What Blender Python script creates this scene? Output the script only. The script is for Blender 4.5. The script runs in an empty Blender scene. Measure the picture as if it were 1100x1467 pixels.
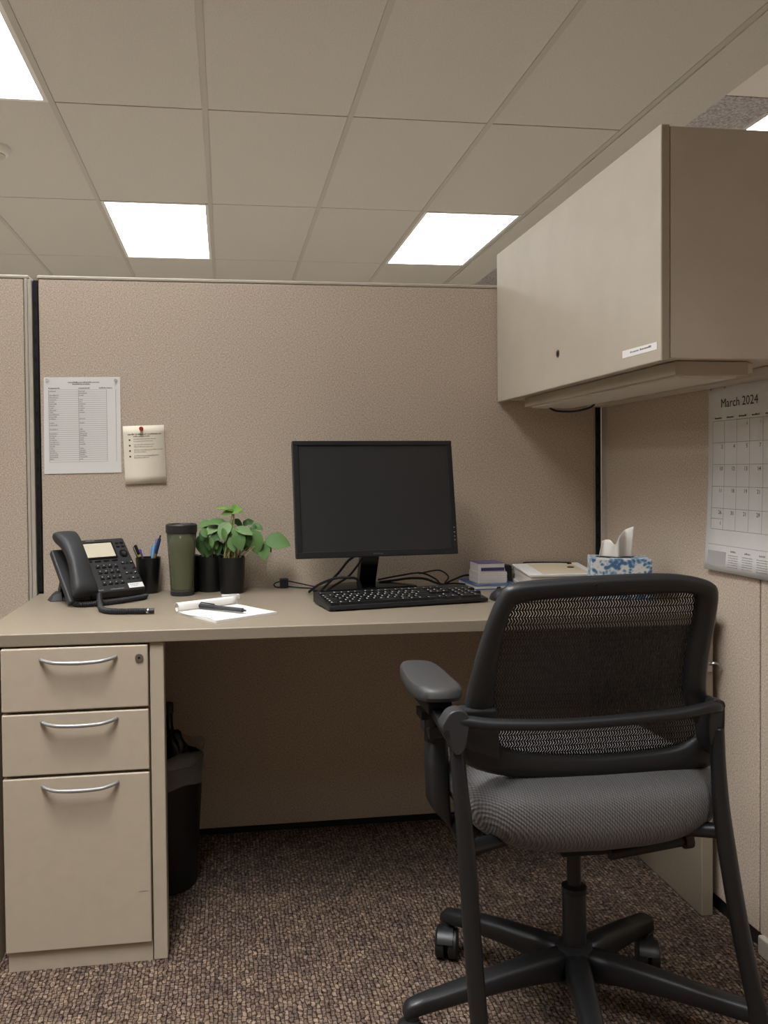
import bpy, math, random
from mathutils import Vector, Matrix, Euler
random.seed(7)
SC = bpy.context.scene
COL = SC.collection

# ---------------------------------------------------------------- camera
def cam_axes(yaw, pitch, roll):
    f = Vector((math.sin(yaw)*math.cos(pitch), math.cos(yaw)*math.cos(pitch), math.sin(pitch)))
    r0 = Vector((math.cos(yaw), -math.sin(yaw), 0)); u0 = r0.cross(f)
    r = r0*math.cos(roll) + u0*math.sin(roll)
    u = -r0*math.sin(roll) + u0*math.cos(roll)
    return r, u, f
CR, CU, CF = cam_axes(.1370, -.0226, -.0095)
cd = bpy.data.cameras.new('camera'); cam = bpy.data.objects.new('camera', cd); COL.objects.link(cam)
cd.sensor_fit = 'VERTICAL'; cd.sensor_height = 24; cd.sensor_width = 24*1100/1467
cd.lens = 1191.36/1467*24
cd.shift_x = 62.14/1467; cd.shift_y = -32.46/1467
cd.clip_start = .02
M4 = Matrix.Identity(4)
for i, a in enumerate((CR, CU, -CF)):
    for k in range(3): M4[k][i] = a[k]
M4.translation = (0, 0, 1.05)
cam.matrix_world = M4
SC.camera = cam
# ---------------------------------------------------------------- light and exposure
LAMP = 10.5            # emission of the ceiling light diffusers
FRONT = 33.0         # watts of each added narrow-beam fill light
W = bpy.data.worlds.new('world'); SC.world = W; W.use_nodes = True
WB = W.node_tree.nodes['Background']; WB.inputs[0].default_value = (1, .93, .84, 1); WB.inputs[1].default_value = .3
SC.cycles.diffuse_bounces = 8; SC.cycles.max_bounces = 14; SC.cycles.transparent_max_bounces = 16
SC.view_settings.view_transform = 'Standard'; SC.view_settings.look = 'None'
SC.view_settings.exposure = 0; SC.view_settings.gamma = 1; SC.view_settings.use_curve_mapping = False

# ---------------------------------------------------------------- helpers
ORG = {}
def lin(c):
    return tuple((v/255/12.92 if v/255 <= .04045 else ((v/255+.055)/1.055)**2.4) for v in c) + (1,)

class MB:
    def __init__(s): s.v = []; s.f = []; s.m = []
    def add(s, vs, fs, mi=0):
        b = len(s.v); s.v += [Vector(p) for p in vs]
        for f in fs: s.f.append([b+i for i in f]); s.m.append(mi)
        return s
    def box(s, x0, x1, y0, y1, z0, z1, mi=0):
        return s.add([(x, y, z) for z in (z0, z1) for y in (y0, y1) for x in (x0, x1)],
                     [(0,2,3,1),(4,5,7,6),(0,1,5,4),(1,3,7,5),(3,2,6,7),(2,0,4,6)], mi)
    def obox(s, c, size, R=None, mi=0):
        R = R or Matrix.Identity(3); c = Vector(c); h = [k/2 for k in size]
        return s.add([c + R @ Vector((x*h[0], y*h[1], z*h[2])) for z in (-1,1) for y in (-1,1) for x in (-1,1)],
                     [(0,2,3,1),(4,5,7,6),(0,1,5,4),(1,3,7,5),(3,2,6,7),(2,0,4,6)], mi)
    def hexa(s, bot, top, mi=0):       # two quads in the same turning sense
        n = len(bot)
        return s.add(list(bot)+list(top), [tuple(range(n))[::-1], tuple(range(n, 2*n))] + [(i, (i+1) % n, n+(i+1) % n, n+i) for i in range(n)], mi)
    def loft(s, rings, cap=True, close=True, mi=0):
        n = len(rings[0]); vs = [p for r in rings for p in r]; fs = []
        for a in range(len(rings)-1):
            for i in range(n if close else n-1):
                j = (i+1) % n
                fs.append((a*n+i, a*n+j, (a+1)*n+j, (a+1)*n+i))
        if cap:
            fs.append(tuple(range(n))[::-1]); fs.append(tuple(range((len(rings)-1)*n, len(rings)*n)))
        return s.add(vs, fs, mi)
    def lathe(s, prof, c=(0,0,0), n=32, cap=True, mi=0, sx=1, sy=1):
        c = Vector(c)
        return s.loft([[c + Vector((r*sx*math.cos(2*math.pi*k/n), r*sy*math.sin(2*math.pi*k/n), z)) for k in range(n)] for r, z in prof], cap, True, mi)
    def tube(s, pts, r, n=10, mi=0, flat=1.0, cap=True):
        pts = [Vector(p) for p in pts]; rings = []; up = None
        for i, p in enumerate(pts):
            t = (pts[min(i+1, len(pts)-1)] - pts[max(i-1, 0)]).normalized()
            if up is None:
                up = Vector((0,0,1)) if abs(t.z) < .9 else Vector((0,1,0))
            a = (up - t*up.dot(t)).normalized(); up = a; b = t.cross(a)
            rr = r[i] if isinstance(r, (list, tuple)) else r
            rings.append([p + a*rr*flat*math.cos(2*math.pi*k/n) + b*rr*math.sin(2*math.pi*k/n) for k in range(n)])
        return s.loft(rings, cap, True, mi)
    def disc(s, c, r, axis, h, n=20, mi=0):
        axis = Vector(axis).normalized(); c = Vector(c)
        a = axis.orthogonal().normalized(); b = axis.cross(a)
        ring = lambda q, rr: [q + (a*math.cos(2*math.pi*k/n) + b*math.sin(2*math.pi*k/n))*rr for k in range(n)]
        return s.loft([ring(c, r), ring(c+axis*h, r)], True, True, mi)
    def build(s, name, mats, parent=None, smooth=False, bevel=0, seg=2, sub=0, solid=0):
        me = bpy.data.meshes.new(name)
        o3 = ORG.get(parent, Vector((0,0,0))) if parent else Vector((0,0,0))
        me.from_pydata([tuple(p - o3) for p in s.v], [], s.f); 
        mats = mats if isinstance(mats, (list, tuple)) else [mats]
        for m in mats: me.materials.append(m)
        for p, mi in zip(me.polygons, s.m): p.material_index = mi
        me.validate(); me.update()
        import bmesh as _b
        bm = _b.new(); bm.from_mesh(me); _b.ops.recalc_face_normals(bm, faces=bm.faces); bm.to_mesh(me); bm.free()
        if smooth:
            me.polygons.foreach_set('use_smooth', [True]*len(me.polygons))
            if smooth != 'all': me.set_sharp_from_angle(angle=math.radians(40))
        o = bpy.data.objects.new(name, me); COL.objects.link(o)
        if parent: o.parent = parent; ORG[o] = o3
        if solid:
            md = o.modifiers.new('solid', 'SOLIDIFY'); md.thickness = solid; md.offset = 0
        if bevel:
            md = o.modifiers.new('bevel', 'BEVEL'); md.width = bevel; md.segments = seg; md.limit_method = 'ANGLE'; md.angle_limit = math.radians(35)
            me.polygons.foreach_set('use_smooth', [True]*len(me.polygons)); md.harden_normals = True
        if sub:
            md = o.modifiers.new('sub', 'SUBSURF'); md.levels = sub; md.render_levels = sub
        return o

def tag(o, label, cat, group=None):
    o['label'] = label; o['category'] = cat
    if group: o['group'] = group
    return o
def thing(name, loc, label, cat, group=None, rotz=0, local=False):
    o = bpy.data.objects.new(name, None); COL.objects.link(o); o.location = loc; o.rotation_euler = (0, 0, rotz); o.empty_display_size = .05
    ORG[o] = Vector((0,0,0)) if (local or rotz) else Vector(loc)
    return tag(o, label, cat, group)
def single(mb, name, mats, loc, label, cat, group=None, **k):
    loc = Vector(loc); mb.v = [p - loc for p in mb.v]
    o = mb.build(name, mats, None, **k); o.location = loc
    return tag(o, label, cat, group)
def struct(o): o['kind'] = 'structure'; return o
def text(s, size, m, parent, mat4, name='lettering', align='LEFT'):
    cu = bpy.data.curves.new(name, 'FONT'); cu.body = s; cu.size = size; cu.align_x = align; cu.resolution_u = 3
    t = bpy.data.objects.new(name, cu); COL.objects.link(t)
    dg = bpy.context.evaluated_depsgraph_get(); me = bpy.data.meshes.new_from_object(t.evaluated_get(dg))
    bpy.data.objects.remove(t)
    me.materials.clear(); me.materials.append(m); me.transform(mat4)
    me.transform(Matrix.Translation(-ORG.get(parent, Vector((0,0,0)))))
    o = bpy.data.objects.new(name, me); COL.objects.link(o); o.parent = parent
    return o
def frame4(o, x, y):
    x = Vector(x).normalized(); y = Vector(y).normalized(); z = x.cross(y)
    m = Matrix.Identity(4)
    for i, a in enumerate((x, y, z)):
        for k in range(3): m[k][i] = a[k]
    m.translation = o
    return m
def smooth_path(pts, n=8):
    pts = [Vector(p) for p in pts]; P = [pts[0]] + pts + [pts[-1]]; out = []
    for i in range(1, len(P)-2):
        p0, p1, p2, p3 = P[i-1:i+3]
        for k in range(n):
            t = k/n
            out.append(.5*((2*p1) + (p2-p0)*t + (2*p0-5*p1+4*p2-p3)*t*t + (3*p1-p0-3*p2+p3)*t**3))
    out.append(pts[-1]); return out

# ---------------------------------------------------------------- materials
def new_mat(name):
    m = bpy.data.materials.new(name); m.use_nodes = True
    nt = m.node_tree; b = nt.nodes['Principled BSDF']; return m, nt, b
def mat(name, c, rough=.5, metal=0, grain=None, bump=None, spec=.5, coat=0, trans=0, scale3=(1,1,1), ior=1.45):
    m, nt, b = new_mat(name); N = nt.nodes; L = nt.links
    b.inputs['Base Color'].default_value = lin(c); b.inputs['Roughness'].default_value = rough; b.inputs['Metallic'].default_value = metal
    b.inputs['Specular IOR Level'].default_value = spec; b.inputs['Coat Weight'].default_value = coat
    b.inputs['Transmission Weight'].default_value = trans; b.inputs['IOR'].default_value = ior
    if grain or bump:
        tc = N.new('ShaderNodeTexCoord'); mp = N.new('ShaderNodeMapping'); mp.inputs['Scale'].default_value = scale3; L.new(tc.outputs['Object'], mp.inputs[0])
    if grain:
        sc, amt = grain
        n = N.new('ShaderNodeTexNoise'); n.inputs['Scale'].default_value = sc; n.inputs['Detail'].default_value = 4; L.new(mp.outputs[0], n.inputs[0])
        r = N.new('ShaderNodeValToRGB'); L.new(n.outputs['Fac'], r.inputs[0])
        d = [max(0, v*(1-amt)) for v in c]; u = [min(255, v*(1+amt)) for v in c]
        r.color_ramp.elements[0].position = .3; r.color_ramp.elements[1].position = .7
        r.color_ramp.elements[0].color = lin(d); r.color_ramp.elements[1].color = lin(u); L.new(r.outputs[0], b.inputs['Base Color'])
    if bump:
        sc, st = bump
        n = N.new('ShaderNodeTexNoise'); n.inputs['Scale'].default_value = sc; n.inputs['Detail'].default_value = 3; L.new(mp.outputs[0], n.inputs[0])
        bp = N.new('ShaderNodeBump'); bp.inputs['Strength'].default_value = st; bp.inputs['Distance'].default_value = .002
        L.new(n.outputs['Fac'], bp.inputs['Height']); L.new(bp.outputs[0], b.inputs['Normal'])
    return m
def emit(name, c, s):
    m, nt, b = new_mat(name)
    b.inputs['Base Color'].default_value = (.8,.8,.8,1); b.inputs['Emission Color'].default_value = lin(c); b.inputs['Emission Strength'].default_value = s
    return m
def fabric_mat(name, c, thread=.0022, amt=.16, rough=.95):
    """woven panel cloth: crossed stretched noises for colour, bump for relief"""
    m, nt, b = new_mat(name); N = nt.nodes; L = nt.links
    tc = N.new('ShaderNodeTexCoord')
    outs = []
    for s3 in ((.35, .35, 1), (1, 1, .35)):
        mp = N.new('ShaderNodeMapping'); mp.inputs['Scale'].default_value = s3; L.new(tc.outputs['Object'], mp.inputs[0])
        n = N.new('ShaderNodeTexNoise'); n.inputs['Scale'].default_value = 1/thread; n.inputs['Detail'].default_value = 2; L.new(mp.outputs[0], n.inputs[0]); outs.append(n.outputs['Fac'])
    mx = N.new('ShaderNodeMath'); mx.operation = 'ADD'; L.new(outs[0], mx.inputs[0]); L.new(outs[1], mx.inputs[1])
    hf = N.new('ShaderNodeMath'); hf.operation = 'MULTIPLY'; hf.inputs[1].default_value = .5; L.new(mx.outputs[0], hf.inputs[0])
    r = N.new('ShaderNodeValToRGB'); L.new(hf.outputs[0], r.inputs[0])
    e = r.color_ramp.elements; e[0].position = .36; e[1].position = .64
    e[0].color = lin([v*(1-amt) for v in c]); e[1].color = lin([min(255, v*(1+amt)) for v in c])
    L.new(r.outputs[0], b.inputs['Base Color'])
    bp = N.new('ShaderNodeBump'); bp.inputs['Strength'].default_value = .35; bp.inputs['Distance'].default_value = .001
    L.new(hf.outputs[0], bp.inputs['Height']); L.new(bp.outputs[0], b.inputs['Normal'])
    b.inputs['Roughness'].default_value = rough; b.inputs['Specular IOR Level'].default_value = .2
    return m
def carpet_mat():
    m, nt, b = new_mat('loop carpet'); N = nt.nodes; L = nt.links
    tc = N.new('ShaderNodeTexCoord'); mp = N.new('ShaderNodeMapping'); mp.inputs['Rotation'].default_value = (0, 0, math.pi/2)
    L.new(tc.outputs['Object'], mp.inputs[0])
    ns = N.new('ShaderNodeTexNoise'); ns.inputs['Scale'].default_value = 70; L.new(mp.outputs[0], ns.inputs[0])
    sub = N.new('ShaderNodeVectorMath'); sub.operation = 'SUBTRACT'; sub.inputs[1].default_value = (.5,.5,.5); L.new(ns.outputs['Color'], sub.inputs[0])
    scl = N.new('ShaderNodeVectorMath'); scl.operation = 'SCALE'; scl.inputs['Scale'].default_value = .013; L.new(sub.outputs[0], scl.inputs[0])
    ad = N.new('ShaderNodeVectorMath'); L.new(mp.outputs[0], ad.inputs[0]); L.new(scl.outputs[0], ad.inputs[1])
    br = N.new('ShaderNodeTexBrick'); br.offset = .5; br.inputs['Scale'].default_value = 1; br.inputs['Brick Width'].default_value = .016; br.inputs['Row Height'].default_value = .009
    br.inputs['Mortar Size'].default_value = .0013; br.inputs['Mortar Smooth'].default_value = .8; br.inputs['Bias'].default_value = 0
    br.inputs['Color1'].default_value = lin((168,153,139)); br.inputs['Color2'].default_value = lin((122,109,100)); br.inputs['Mortar'].default_value = lin((70,61,58))
    L.new(ad.outputs[0], br.inputs['Vector'])
    n2 = N.new('ShaderNodeTexNoise'); n2.inputs['Scale'].default_value = 110; n2.inputs['Detail'].default_value = 4; L.new(tc.outputs['Object'], n2.inputs[0])
    r2 = N.new('ShaderNodeValToRGB'); e = r2.color_ramp.elements; e[0].position = .3; e[0].color = lin((120,112,112)); e[1].position = .7; e[1].color = lin((255,248,240)); L.new(n2.outputs['Fac'], r2.inputs[0])
    n3 = N.new('ShaderNodeTexNoise'); n3.inputs['Scale'].default_value = 14; n3.inputs['Detail'].default_value = 2; L.new(tc.outputs['Object'], n3.inputs[0])
    r3 = N.new('ShaderNodeValToRGB'); e = r3.color_ramp.elements; e[0].position = .35; e[0].color = lin((222,216,218)); e[1].position = .65; e[1].color = lin((255,248,238)); L.new(n3.outputs['Fac'], r3.inputs[0])
    def mul(a, c):
        x = N.new('ShaderNodeMix'); x.data_type = 'RGBA'; x.blend_type = 'MULTIPLY'; x.inputs[0].default_value = 1
        L.new(a, x.inputs[6]); L.new(c, x.inputs[7]); return x.outputs[2]
    L.new(mul(mul(br.outputs['Color'], r2.outputs[0]), r3.outputs[0]), b.inputs['Base Color'])
    inv = N.new('ShaderNodeMath'); inv.operation = 'SUBTRACT'; inv.inputs[0].default_value = 1; L.new(br.outputs['Fac'], inv.inputs[1])
    ad2 = N.new('ShaderNodeMath'); L.new(inv.outputs[0], ad2.inputs[0]); L.new(n2.outputs['Fac'], ad2.inputs[1])
    bp = N.new('ShaderNodeBump'); bp.inputs['Strength'].default_value = .8; bp.inputs['Distance'].default_value = .004; L.new(ad2.outputs[0], bp.inputs['Height']); L.new(bp.outputs[0], b.inputs['Normal'])
    b.inputs['Roughness'].default_value = 1; b.inputs['Specular IOR Level'].default_value = .1
    return m
def mesh_mat():
    """chair netting: wavy upright threads with open gaps between them"""
    m, nt, b = new_mat('black chair netting'); N = nt.nodes; L = nt.links
    tc = N.new('ShaderNodeTexCoord'); sp = N.new('ShaderNodeSeparateXYZ'); L.new(tc.outputs['Object'], sp.inputs[0])
    def math_(op, a, bb=None):
        n = N.new('ShaderNodeMath'); n.operation = op
        for i, v in enumerate((a, bb)):
            if v is None: continue
            if isinstance(v, (int, float)): n.inputs[i].default_value = v
            else: L.new(v, n.inputs[i])
        return n.outputs[0]
    wob = math_('MULTIPLY', math_('SINE', math_('MULTIPLY', sp.outputs[2], 2*math.pi/.012)), .0014)
    ph = math_('ADD', sp.outputs[0], wob)
    thread = math_('GREATER_THAN', math_('SINE', math_('MULTIPLY', ph, 2*math.pi/.0046)), -.74)
    cross = math_('GREATER_THAN', math_('SINE', math_('MULTIPLY', sp.outputs[2], 2*math.pi/.012)), .93)
    fac = math_('MAXIMUM', thread, cross)
    b.inputs['Base Color'].default_value = lin((24,24,25)); b.inputs['Roughness'].default_value = .6
    tr = N.new('ShaderNodeBsdfTransparent'); mx = N.new('ShaderNodeMixShader'); L.new(fac, mx.inputs[0]); L.new(tr.outputs[0], mx.inputs[1]); L.new(b.outputs[0], mx.inputs[2])
    L.new(mx.outputs[0], N['Material Output'].inputs[0])
    return m
def film_mat(name, c, density, rough=.15):
    m, nt, b = new_mat(name); N = nt.nodes; L = nt.links
    b.inputs['Base Color'].default_value = lin(c); b.inputs['Roughness'].default_value = rough
    tr = N.new('ShaderNodeBsdfTransparent'); mx = N.new('ShaderNodeMixShader'); mx.inputs[0].default_value = density
    L.new(tr.outputs[0], mx.inputs[1]); L.new(b.outputs[0], mx.inputs[2]); L.new(mx.outputs[0], N['Material Output'].inputs[0])
    return m
def rib_mat():
    """seat cloth: fine ribs with cross weave"""
    m, nt, b = new_mat('grey ribbed seat cloth'); N = nt.nodes; L = nt.links
    tc = N.new('ShaderNodeTexCoord')
    w = N.new('ShaderNodeTexWave'); w.wave_type = 'BANDS'; w.bands_direction = 'X'; w.inputs['Scale'].default_value = 75; w.inputs['Distortion'].default_value = 1.2; w.inputs['Detail Scale'].default_value = 2; L.new(tc.outputs['Object'], w.inputs[0])
    w2 = N.new('ShaderNodeTexWave'); w2.wave_type = 'BANDS'; w2.bands_direction = 'DIAGONAL'; w2.inputs['Scale'].default_value = 95; w2.inputs['Distortion'].default_value = 1; L.new(tc.outputs['Object'], w2.inputs[0])
    a = N.new('ShaderNodeMath'); a.operation = 'ADD'; L.new(w.outputs['Fac'], a.inputs[0]); L.new(w2.outputs['Fac'], a.inputs[1])
    r = N.new('ShaderNodeValToRGB'); e = r.color_ramp.elements; e[0].position = .2; e[0].color = lin((92,90,90)); e[1].position = 1; e[1].color = lin((124,122,121))
    h = N.new('ShaderNodeMath'); h.operation = 'MULTIPLY'; h.inputs[1].default_value = .5; L.new(a.outputs[0], h.inputs[0]); L.new(h.outputs[0], r.inputs[0]); L.new(r.outputs[0], b.inputs['Base Color'])
    bp = N.new('ShaderNodeBump'); bp.inputs['Strength'].default_value = .6; bp.inputs['Distance'].default_value = .0015; L.new(a.outputs[0], bp.inputs['Height']); L.new(bp.outputs[0], b.inputs['Normal'])
    b.inputs['Roughness'].default_value = .9; b.inputs['Specular IOR Level'].default_value = .2
    return m
def floral_mat():
    m, nt, b = new_mat('floral printed card'); N = nt.nodes; L = nt.links
    tc = N.new('ShaderNodeTexCoord')
    n = N.new('ShaderNodeTexNoise'); n.inputs['Scale'].default_value = 38; n.inputs['Detail'].default_value = 2; L.new(tc.outputs['Object'], n.inputs[0])
    ad = N.new('ShaderNodeVectorMath'); ad.operation = 'MULTIPLY_ADD'; ad.inputs[1].default_value = (.02,.02,.02); L.new(n.outputs['Color'], ad.inputs[0]); L.new(tc.outputs['Object'], ad.inputs[2])
    v = N.new('ShaderNodeTexVoronoi'); v.inputs['Scale'].default_value = 95; L.new(ad.outputs[0], v.inputs['Vector'])
    big = N.new('ShaderNodeTexNoise'); big.inputs['Scale'].default_value = 22; L.new(tc.outputs['Object'], big.inputs[0])
    mk = N.new('ShaderNodeMath'); mk.operation = 'MULTIPLY_ADD'; mk.inputs[1].default_value = -1.1; mk.inputs[2].default_value = .86; L.new(big.outputs['Fac'], mk.inputs[0])
    s2 = N.new('ShaderNodeMath'); s2.operation = 'ADD'; L.new(v.outputs['Distance'], s2.inputs[0]); L.new(mk.outputs[0], s2.inputs[1])
    r = N.new('ShaderNodeValToRGB'); e = r.color_ramp.elements
    e[0].position = .60; e[0].color = lin((70,110,150)); e[1].position = 1.0; e[1].color = lin((222,220,216))
    k = e.new(.80); k.color = lin((140,170,192)); k = e.new(.93); k.color = lin((205,208,210))
    L.new(s2.outputs[0], r.inputs[0]); L.new(r.outputs[0], b.inputs['Base Color']); b.inputs['Roughness'].default_value = .5
    return m

FAB = fabric_mat('woven beige panel cloth', (187,171,153), thread=.0017)
CAP = mat('beige rail paint', (182,172,158), .45, grain=(60,.02))
CHAN = mat('black slotted channel', (28,27,28), .45)
LAM = mat('beige laminate', (140,128,110), .38, grain=(220,.025))
EDGE = mat('beige edge band', (176,160,138), .45)
PAINT = mat('beige painted steel', (184,170,150), .42, grain=(30,.012), bump=(900,.04))
CABM = mat('pale beige cabinet paint', (174,163,145), .48, grain=(12,.015), bump=(900,.03))
CABS = mat('cabinet side paint', (204,194,180), .5, grain=(12,.015))
TILE = mat('mineral fibre ceiling tile', (200,193,182), .95, grain=(160,.03), bump=(260,.15), spec=.1)
TBAR = mat('ceiling bar paint', (184,176,164), .6)
PLAST = mat('matte black plastic', (30,30,31), .48, bump=(700,.08))
PLAST2 = mat('charcoal plastic', (46,46,47), .42)
GLOSS = mat('glossy black plastic', (16,16,17), .2)
RUB = mat('black rubber', (20,20,21), .7)
CHROME = mat('brushed steel', (190,188,184), .28, metal=1)
PULL = mat('silver pull', (158,157,155), .45, metal=.5)
PAPER = mat('white paper', (226,223,218), .8)
CREAM = mat('cream note paper', (232,222,200), .8)
INK = mat('grey print ink', (70,66,64), .8)
INKL = mat('pale print ink', (150,144,138), .8)
WHITE = mat('white plastic', (226,222,214), .4)
DARKV = mat('dark void', (10,10,10), .8)
CARPET = carpet_mat()
LAMPM = emit('lit diffuser', (247,250,255), LAMP)

# ---------------------------------------------------------------- room shell
fl = MB().box(-2.2, 2.2, -2.5, 2.47, -.06, 0).build('floor', CARPET); struct(fl)
BOUNCE_FLOOR = mat('added pale bounce floor', (226,220,208), .5, grain=(6,.03))  # unseen pale floor, added to throw light up onto the ceiling
struct(MB().box(-6, 7, 2.47, 10, -.06, 0).box(-6, 7, -4.5, -2.5, -.06, 0).box(-6, -2.2, -2.5, 2.47, -.06, 0).box(2.2, 7, -2.5, 2.47, -.06, 0).build('floor', BOUNCE_FLOOR))
WALLM = mat('white wall paint', (228,222,212), .8)
struct(MB().box(-6.1, -6, -4.5, 10, 0, 2.6).build('wall_left', WALLM)); struct(MB().box(7, 7.1, -4.5, 10, 0, 2.84).build('wall_right', WALLM))
struct(MB().box(-6.1, 7.1, 10, 10.1, 0, 2.84).build('wall_back', WALLM)); struct(MB().box(-6.1, 7.1, -4.6, -4.5, 0, 2.84).build('wall_front', WALLM))
GX, GY, TW, TD, ZC = -.0668, 3.521, .61, 1.2247, 2.546
ce = bpy.data.objects.new('ceiling', None); COL.objects.link(ce); struct(ce); ORG[ce] = Vector((0,0,0))
MB().box(-6, 2.01, -4.5, 10, ZC+.03, ZC+.09).build('ceiling_slab', TILE, ce)
LIGHTS = {(-1,1), (2,1), (-2,-1), (-1,-2), (-4,-2), (-6,-2), (-4,1), (-6,1)}
tile = None
for i in range(-6, 3):
    for j in range(-2, 4):
        if (i, j) in LIGHTS: continue
        if tile is None:
            tile = MB().box(.011, TW-.011, .004, TD-.004, 0, .014).build('ceiling_tile', TILE, ce, bevel=.002, seg=1); o = tile
        else:
            o = tile.copy(); COL.objects.link(o); o.parent = ce
        o.location = (GX+TW*i, GY+TD*j, ZC+.003)
bar = None
for i in range(-6, 4):
    if bar is None: bar = MB().box(-.012, .012, -2.6, 8.4, 0, .03).build('ceiling_bar', TBAR, ce); o = bar
    else: o = bar.copy(); COL.objects.link(o); o.parent = ce
    o.location = (GX+TW*i, 0, ZC)
xb = GX+TW*3
MB().box(xb+.016, 2.01, -4.5, 10, ZC-.004, ZC+.03).build('bulkhead', TILE, ce, bevel=.002)
MB().box(1.99, 2.01, -4.5, 10, ZC+.09, 2.84).build('bulkhead_riser', TILE, ce)
UPC = mat('speckled grey ceiling', (176,168,166), .8, grain=(90,.22), bump=(80,1.0))
MB().box(2.01, 7, -4.5, 3.67, 2.80, 2.84).build('upper_ceiling', mat('pale plaster', (236,226,214), .9, bump=(40,.3)), ce)
MB().box(2.01, 7, 3.67, 10, 2.795, 2.84).build('upper_ceiling', UPC, ce)
def ceiling_light(x, y, z, w, d, label):
    t = thing('ceiling_light', (x, y, z), label, 'ceiling light', 'recessed ceiling lights')
    f = MB()
    for a in ((0, w, 0, .018), (0, w, d-.018, d), (0, .018, .018, d-.018), (w-.018, w, .018, d-.018)):
        f.box(x+a[0], x+a[1], y+a[2], y+a[3], z, z+.02)
    f.build('frame', WHITE, t)
    MB().box(x+.016, x+w-.016, y+.016, y+d-.016, z+.004, z+.012).build('diffuser', LAMPM, t)
    return t
LBL = {(-1,1): 'lit ceiling light panel above the left half of the back partition', (2,1): 'lit ceiling light panel just left of the overhead cabinet',
       (-2,-1): 'lit ceiling light panel cut by the top left picture corner', (-1,-2): 'lit ceiling light straight above the desk, out of the picture',
       (-4,-2): 'added ceiling fill light left of the desk, out of the picture',  # this and the next are added unseen, filling the right partition
       (-6,-2): 'added ceiling fill light far to the left of the desk, out of the picture', (-4,1): 'added ceiling fill light behind the left partition, out of the picture',
       (-6,1): 'added ceiling fill light beyond the left partition, farthest left, out of the picture'}  # the pair past the left partition is added unseen as general fill
for (i, j), l in LBL.items():
    ceiling_light(GX+TW*i+.012, GY+TD*j+.004, ZC, TW-.024, TD-.008, l)
ceiling_light(2.66, 2.9, 2.785, .61, 1.22, 'lit ceiling light panel beyond the bulkhead, above the overhead cabinet end')
def narrow_fill_light(x, y, label, k=1):  # unseen lamp added for drawers, floor and seat; beam misses the cabinet end
    t = ceiling_light(x, y, ZC, TW-.024, TD-.008, label)
    ld = bpy.data.lights.new('narrow_fill_lamp', 'AREA'); ld.shape = 'RECTANGLE'; ld.size = TW-.08; ld.size_y = TD-.16
    ld.energy = FRONT*k; ld.spread = math.radians(104); ld.color = (.97, .98, 1)
    lo = bpy.data.objects.new('narrow_fill_lamp', ld); COL.objects.link(lo); lo.parent = t; lo.location = ((TW-.024)/2, (TD-.008)/2, -.012)
    for c in t.children:
        if c.name.startswith('diffuser'): c.data.materials[0] = WHITE
narrow_fill_light(GX-TW+.012, GY-3*TD+.24, 'added narrow-beam fill light over the aisle before the desk, out of the picture')
narrow_fill_light(GX+TW+.012, GY-4*TD+.004, 'added narrow-beam fill light behind the viewer, out of the picture', 1.1)
# smoke detector at the picture's left edge
sd = thing('smoke_detector', (-1.035, 4.03, ZC), 'small pale smoke detector on the ceiling at the left picture edge', 'smoke detector')
MB().lathe([(.072,.003),(.072,-.012),(.06,-.03),(.03,-.034)], (-1.035,4.03,ZC), 28).build('housing', WHITE, sd, smooth=True)
MB().lathe([(.05,-.033),(.05,-.037),(.02,-.04)], (-1.035,4.03,ZC), 24).build('cover', CAP, sd, smooth=True)

# ---------------------------------------------------------------- partitions
YB, XR, ZP, ZD = 2.408, 1.138, 1.588, .7147
def slotted(p, x0, x1, y, z0, z1, axis='x'):
    """black steel standard with its row of slots; axis tells the way it faces"""
    MB().box(x0, x1, y, y+.012, z0, z1).build('slotted_channel', CHAN, p)
    s = MB(); z = z0+.03; xm = (x0+x1)/2
    while z < z1-.03:
        s.box(xm-.0022, xm+.0022, y-.0006, y+.004, z, z+.014); z += .0254*2
    o = s.build('slot_row', DARKV, p); o['kind'] = 'stuff'
pb = thing('partition_panel', (.3, YB, 0), 'wide beige cloth partition panel behind the desk and monitor', 'partition', 'cubicle partitions')
MB().box(-.508, 1.114, YB, YB+.05, .02, ZP).build('cloth_panel', FAB, pb, bevel=.003)
MB().box(-.512, 1.135, YB-.0015, YB+.052, ZP, ZP+.011).build('top_cap', CAP, pb, bevel=.004)
MB().box(-.524, -.511, YB+.016, YB+.05, .02, ZP).build('edge_trim', CHAN, pb)
slotted(pb, -.5235, -.5115, YB+.002, .72, ZP-.004)
MB().box(-.508, 1.114, YB+.006, YB+.044, 0, .02).build('base_gap_shade', CHAN, pb)  # black strip standing in for the shade of the gap under the cloth
MB().box(1.1145, 1.1165, YB-.0008, YB+.05, .02, ZP).build('edge_trim', CAP, pb)
slotted(pb, 1.117, 1.136, YB+.004, .5, ZP-.004)
pl = thing('partition_panel', (-1.3, YB, 0), 'beige cloth partition panel at the left picture edge, left of the black channel', 'partition', 'cubicle partitions')
MB().box(-2.2, -.548, YB, YB+.05, .02, ZP).build('cloth_panel', FAB, pl, bevel=.003)
MB().box(-2.2, -.533, YB-.0015, YB+.052, ZP, ZP+.011).build('top_cap', CAP, pl, bevel=.004)
MB().box(-.5455, -.537, YB-.004, YB+.05, .02, ZP).box(-.5365, -.5255, YB-.004, YB+.05, .02, ZP-.002).build('post_trim', CAP, pl, bevel=.002)
MB().box(-2.2, -.548, YB+.006, YB+.044, 0, .02).build('base_gap_shade', CHAN, pl)  # same painted gap shade under the left panel
pr_ = thing('partition_panel', (XR, 1.9, 0), 'beige cloth side partition on the right, carrying the calendar and cabinet', 'partition', 'cubicle partitions')
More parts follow.
